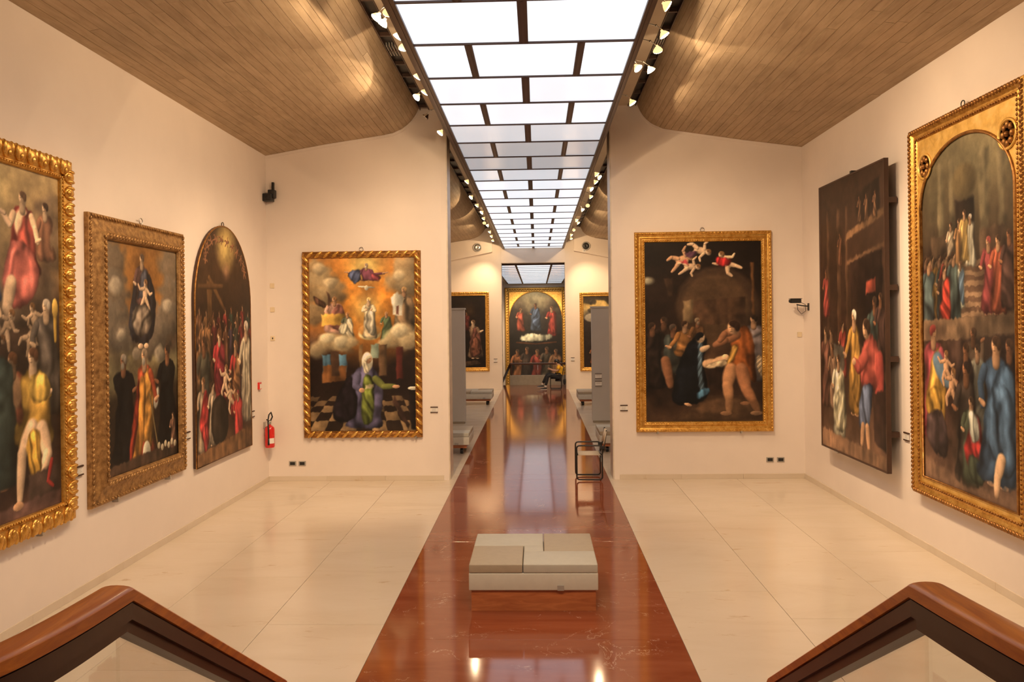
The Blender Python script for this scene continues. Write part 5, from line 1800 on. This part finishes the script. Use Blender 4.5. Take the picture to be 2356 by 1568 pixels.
def handrail(s, inner, end, label):
    """s: -1 left, 1 right; inner: plan points of the inner edge on the landing from the crest back; end: foot of the slope"""
    t = tag(empty('stair_handrail', (inner[0][0], inner[0][1], 1.05)), label, 'handrail', 'handrails of the near stairs')
    zr = 1.94
    org = Vector((inner[0][0], inner[0][1], 1.05))
    land = []
    pts = [Vector((p[0], p[1], zr)) for p in inner]
    # smooth the flare
    dense = []
    for i in range(len(pts) - 1):
        p0, p1, p2, p3 = pts[max(i - 1, 0)], pts[i], pts[i + 1], pts[min(i + 2, len(pts) - 1)]
        for k in range(6):
            f = k / 6
            dense.append(0.5 * ((2 * p1) + (-p0 + p2) * f + (2 * p0 - 5 * p1 + 4 * p2 - p3) * f * f + (-p0 + 3 * p1 - 3 * p2 + p3) * f ** 3))
    dense.append(pts[-1])
    for i, p in enumerate(dense):
        d = dense[min(i + 1, len(dense) - 1)] - dense[max(i - 1, 0)]
        d.z = 0
        d.normalize()
        nn = Vector((-d.y, d.x, 0)) * (1 if s > 0 else -1)
        if nn.x * s < 0 and i < 10:
            nn = -nn
        if i == 0:
            nn = Vector((s, 0.0, 0))
        land.append((p - org, nn))
    e = Vector(end)
    c = pts[0]
    slope = []
    m = 10
    for k in range(m + 1):
        f = k / m
        slope.append((c + (e - c) * f - org, Vector((s, 0, 0))))
    # rounded foot
    dv = (e - c).normalized()
    slope.append((e + dv * .022 + Vector((0, 0, -.010)) - org, Vector((s, 0, 0))))
    slope.append((e + dv * .034 + Vector((0, 0, -.028)) - org, Vector((s, 0, 0))))
    path = list(reversed(land)) + slope[1:]
    wdt = .104
    top = [(wdt * (0.5 - 0.5 * math.cos(math.pi * k / 8)), .013 * math.sin(math.pi * k / 8)) for k in range(9)]
    cap = top + [(wdt, -.034), (0, -.034)]
    wc = sweep(path, cap, 'wood_cap', 'rail_wood', t)
    sweep(path, [(.012, -.034), (.092, -.034), (.092, -.041), (.012, -.041)], 'shadow_gap', 'dark_gap', t, False)
    sweep(path, [(.006, -.041), (.098, -.041), (.098, -.092), (.006, -.092)], 'metal_profile', 'brown_metal', t, False)
    sweep(path, [(.022, -.092), (.082, -.092), (.082, -.130), (.022, -.130)], 'glass_channel', 'brown_metal', t, False)
    # panes: one on the slope, one on the landing
    def pane(pp, drop):
        sweep(pp, [(.046, -.125), (.058, -.125), (.058, -drop), (.046, -drop)], 'glass_pane', 'clear_glass', t, False)
    pane(slope[:-2], .83)
    pane(list(reversed(land)), .875)
    sweep(list(reversed(land)), [(.03, -.85), (.074, -.85), (.074, -.889), (.03, -.889)], 'base_channel', 'brown_metal', t, False)
    sweep(slope[:-2], [(.03, -.80), (.074, -.80), (.074, -.86), (.03, -.86)], 'base_channel', 'brown_metal', t, False)
    return t


handrail(-1, [(-1.245, 2.316), (-1.254, 2.10), (-1.275, 1.925), (-1.310, 1.79), (-1.39, 1.63), (-1.55, 1.48), (-1.85, 1.37), (-2.4, 1.33), (-3.4, 1.33), (XL + .02, 1.33)], (-1.245, 3.725, .998), 'brown wooden handrail with glass, lower left corner of the view')
handrail(1, [(1.105, 2.342), (1.128, 2.132), (1.160, 1.90), (1.20, 1.76), (1.29, 1.60), (1.45, 1.47), (1.75, 1.37), (2.3, 1.33), (3.3, 1.33), (XR - .02, 1.33)], (1.105, 3.787, .986), 'brown wooden handrail with glass, lower right corner of the view')

# ================================================================== FAR BALUSTRADE
b = tag(empty('balustrade', (0, 32.6, 0)), 'dark-topped glass balustrade on low grey wall below the farthest altarpiece', 'balustrade')
MB().box(-1.17, 2.0, 0, .14, 0.001, .42).build('low_wall', 'low_wall', b)
MB().box(-1.10, 1.98, .05, .065, .42, .86).build('glass_pane', 'clear_glass', b)
MB().chbox(-1.16, 2.0, -.01, .15, .86, .935, .012).build('handrail', 'brown_metal', b)
MB().box(-1.13, -1.07, .03, .10, .42, .86).build('post', 'brown_metal', b)
MB().tube([(.02, .0, .44), (.02, .0, .85)], .012, 8).build('steel_rod', 'chrome', b, True)
MB().tube([(-1.14, .07, .89), (-1.30, .9, .58), (-1.66, 2.6, -.18)], .055, 8).build('stair_handrail', 'brown_metal', b, True)

# ================================================================== PARTITIONS
for (x0, x1, lab) in ((-3.4, -1.945, 'tall grey display partition seen through the left of the opening'), (1.46, 2.9, 'tall grey display partition with two captions behind the chair')):
    t = tag(empty('display_partition', ((x0 + x1) / 2, 20.5, 0)), lab, 'partition')
    hw = (x1 - x0) / 2
    MB().box(-hw, hw, 0, .30, .06, 3.06).build('panel', 'partition_paint', t)
    MB().box(-hw - .02, hw + .02, -.02, .32, 3.06, 3.10).build('top_cap', 'partition_paint', t)
    MB().box(-hw + .02, hw - .02, .02, .28, 0.001, .06).build('plinth', 'low_wall', t)


# ================================================================== SMALL THINGS ON THE WALLS
def caption(loc, rz, label, w=.12, h=.095):
    t = tag(empty('caption_plate', loc, rz), label, 'caption')
    MB().box(-w / 2, w / 2, -.012, -.006, 0, h).build('card', 'card_white', t)
    MB().box(-w / 2 - .004, w / 2 + .004, -.020, -.001, h - .012, h + .004).build('holder_strip', 'panel_wood', t)
    MB().box(-w / 2 - .004, w / 2 + .004, -.020, -.001, -.004, .010).build('holder_strip', 'panel_wood', t)
    for k in range(4):
        MB().box(-w / 2 + .02, w / 2 - .02 - .015 * (k % 2), -.0124, -.012, h - .034 - .013 * k, h - .030 - .013 * k).build('text_line', 'grey_plate', t)


caption((-1.795, YB, 1.176), 0, 'white caption plate right of the orange glowing altarpiece')
caption((1.478, YB, 1.180), 0, 'white caption plate left of the dark night-scene altarpiece')
caption((XL, 7.70, 1.22), math.pi / 2, 'caption plate on left wall behind the leaf-carved gold frame')
caption((XL, 10.14, 1.215), math.pi / 2, 'caption plate on left wall between dull gold frame and arched panel')
caption((XL, 12.50, 1.215), math.pi / 2, 'caption plate on left wall right of the arched panel')
caption((XR, 9.62, 1.215), -math.pi / 2, 'caption plate on right wall between the two tall altarpieces')
caption((1.62, 20.5, 1.18), 0, 'upper white caption on the right grey partition', .17, .13)
caption((1.62, 20.5, .98), 0, 'lower white caption on the right grey partition', .17, .13)
caption((-1.66, YF, 1.10), 0, 'tiny caption plate on the far wall left of the last opening', .14, .13)
caption((1.41, YF, 1.12), 0, 'tiny caption plate on the far wall right of the last opening', .14, .13)


def plate(name, loc, w, h, mat, label, cat, hole=None):
    t = tag(empty(name, loc), label, cat)
    MB().chbox(-w / 2, w / 2, -.012, 0, -h / 2, h / 2, .003).build('cover_plate', mat, t)
    if hole:
        MB().box(-hole[0] / 2, hole[0] / 2, -.016, -.010, -hole[1] / 2, hole[1] / 2).build('insert', 'black_plastic', t)


for x, z, lab in ((-4.281, .306, 'left double socket under the orange altarpiece'), (-4.113, .305, 'right double socket under the orange altarpiece'), (3.952, .324, 'left double socket at the right end of the end wall'), (4.132, .323, 'right double socket at the right end of the end wall')):
    plate('wall_socket', (x, YB, z), .125, .082, 'grey_plate', lab, 'socket', (.085, .05))
plate('wall_plate', (-4.605, YB, 3.405), .075, .085, 'cream_plastic', 'topmost blank cream plate in the left corner', 'wall plate')
plate('wall_plate', (-4.605, YB, 2.988), .075, .085, 'cream_plastic', 'middle blank cream plate in the left corner', 'wall plate')
plate('wall_plate', (-4.605, YB, 2.488), .075, .085, 'cream_plastic', 'cream key switch with dark slot in the left corner', 'switch', (.018, .03))
plate('wall_plate', (4.475, YB, 2.453), .075, .085, 'cream_plastic', 'blank cream plate in the right corner under the security camera', 'wall plate')

# black sensor housing high in the left corner
t = tag(empty('wall_sensor', (-4.60, YB - .02, 4.86)), 'black sensor box with upright bracket high in the left corner', 'sensor')
MB().chbox(-.10, .06, -.16, 0, 0, .13, .01).build('housing', 'black_plastic', t)
MB().chbox(-.02, .095, -.12, 0, .06, .20, .01).build('rear_box', 'black_plastic', t)
MB().box(.02, .055, -.03, .02, .19, .34).build('bracket', 'black_metal', t)
MB().lathe([(.035, -.165), (.04, -.16), (.04, -.15)], 14, 'y', (-.02, 0, .065)).build('lens', 'dark_gap', t, True)

# security camera on the right wall
t = tag(empty('security_camera', (XR, 13.0, 2.93)), 'small black security camera on a bracket by the right corner', 'security camera')
MB().box(-.012, 0, -.03, .03, -.07, .05).build('wall_foot', 'black_metal', t)
MB().tube([(-.01, 0, 0), (-.12, 0, .012), (-.20, 0, .03)], .010, 8).build('arm', 'black_metal', t, True)
MB().chbox(-.30, -.13, -.04, .04, .055, .125, .01).build('camera_body', 'black_plastic', t)
MB().box(-.315, -.12, -.045, .045, .123, .132).build('sun_shield', 'black_metal', t)
MB().lathe([(.024, -.325), (.028, -.315), (.028, -.29)], 14, 'x', (0, 0, .09)).build('lens', 'dark_gap', t, True)
MB().tube([(-.14, 0, .07), (-.06, -.01, .03), (-.05, 0, -.08), (-.12, 0, -.13), (-.18, 0, -.06), (-.19, 0, .03)], .005, 6).build('cable', 'black_plastic', t, True)

# fire extinguisher
t = tag(empty('fire_extinguisher', (XL + .10, 13.03, .62)), 'red fire extinguisher with black hose hanging in the left corner', 'fire extinguisher')
MB().lathe([(.03, 0), (.075, .006), (.082, .03), (.082, .31), (.074, .345), (.045, .375), (.024, .385), (.022, .41)], 24).build('cylinder', 'red_paint', t, True, auto=50)
MB().lathe([(.024, .40), (.028, .42), (.026, .45), (.018, .46)], 16).build('valve', 'steel', t, True, auto=40)
MB().add([(-.012, -.02, .45), (.012, -.02, .45), (.012, -.13, .49), (-.012, -.13, .49), (-.012, -.02, .465), (.012, -.02, .465), (.012, -.13, .505), (-.012, -.13, .505)], [(0, 1, 2, 3), (4, 7, 6, 5), (0, 4, 5, 1), (1, 5, 6, 2), (2, 6, 7, 3), (3, 7, 4, 0)]).build('lever', 'black_metal', t)
MB().tube([(0, .02, .44), (.02, .08, .52), (.01, .04, .60), (0, -.03, .57), (0, -.085, .47), (.01, -.092, .30), (.01, -.090, .16)], .012, 8).build('hose', 'black_plastic', t, True)
MB().tube([(.01, -.090, .17), (.01, -.090, .06)], [.013, .018], 8).build('nozzle', 'black_plastic', t, True)
MB().box(-.10, -.07, -.03, .03, .34, .44).build('wall_hook', 'steel', t)
lab_ = []
mb = MB()
vs, fs = [], []
for k in range(7):
    th = math.radians(-75 + 65 * k / 6)
    vs += [(.0832 * math.cos(th), .0832 * math.sin(th), .08), (.0832 * math.cos(th), .0832 * math.sin(th), .17)]
for k in range(6):
    fs.append((2 * k, 2 * k + 2, 2 * k + 3, 2 * k + 1))
mb.add(vs, fs).build('paper_label', 'card_white', t, True)

# red call point on the left wall near the corner
t = tag(empty('call_point', (XL, 12.80, 1.70)), 'small red-edged alarm call point above the fire extinguisher', 'call point')
MB().chbox(0, .035, -.05, .05, -.06, .06, .004).build('box', 'red_paint', t)
MB().box(.034, .038, -.036, .036, -.045, .03).build('face', 'white_plastic', t)

# round air nozzles in the recessed band of the far wall
for x, z, side in ((-2.33, 5.66, 'left'), (1.98, 5.66, 'right')):
    t = tag(empty('air_nozzle', (x, YF - .12, z)), 'round air nozzle high on the far wall, %s side' % side, 'vent')
    MB().lathe([(.17, -.002), (.17, -.03), (.145, -.035), (.13, -.01), (.12, 0.0)], 24, 'y').build('outer_ring', 'grey_plate', t, True)
    MB().lathe([(.125, -.005), (.11, -.03), (.05, -.012), (.001, -.008)], 24, 'y').build('bowl', 'black_metal' if side == 'right' else 'steel', t, True)
plate('wall_plate', (1.90, YF - .12, 5.47), .12, .10, 'white_plastic', 'small white box under the right air nozzle', 'wall plate', (.03, .03))
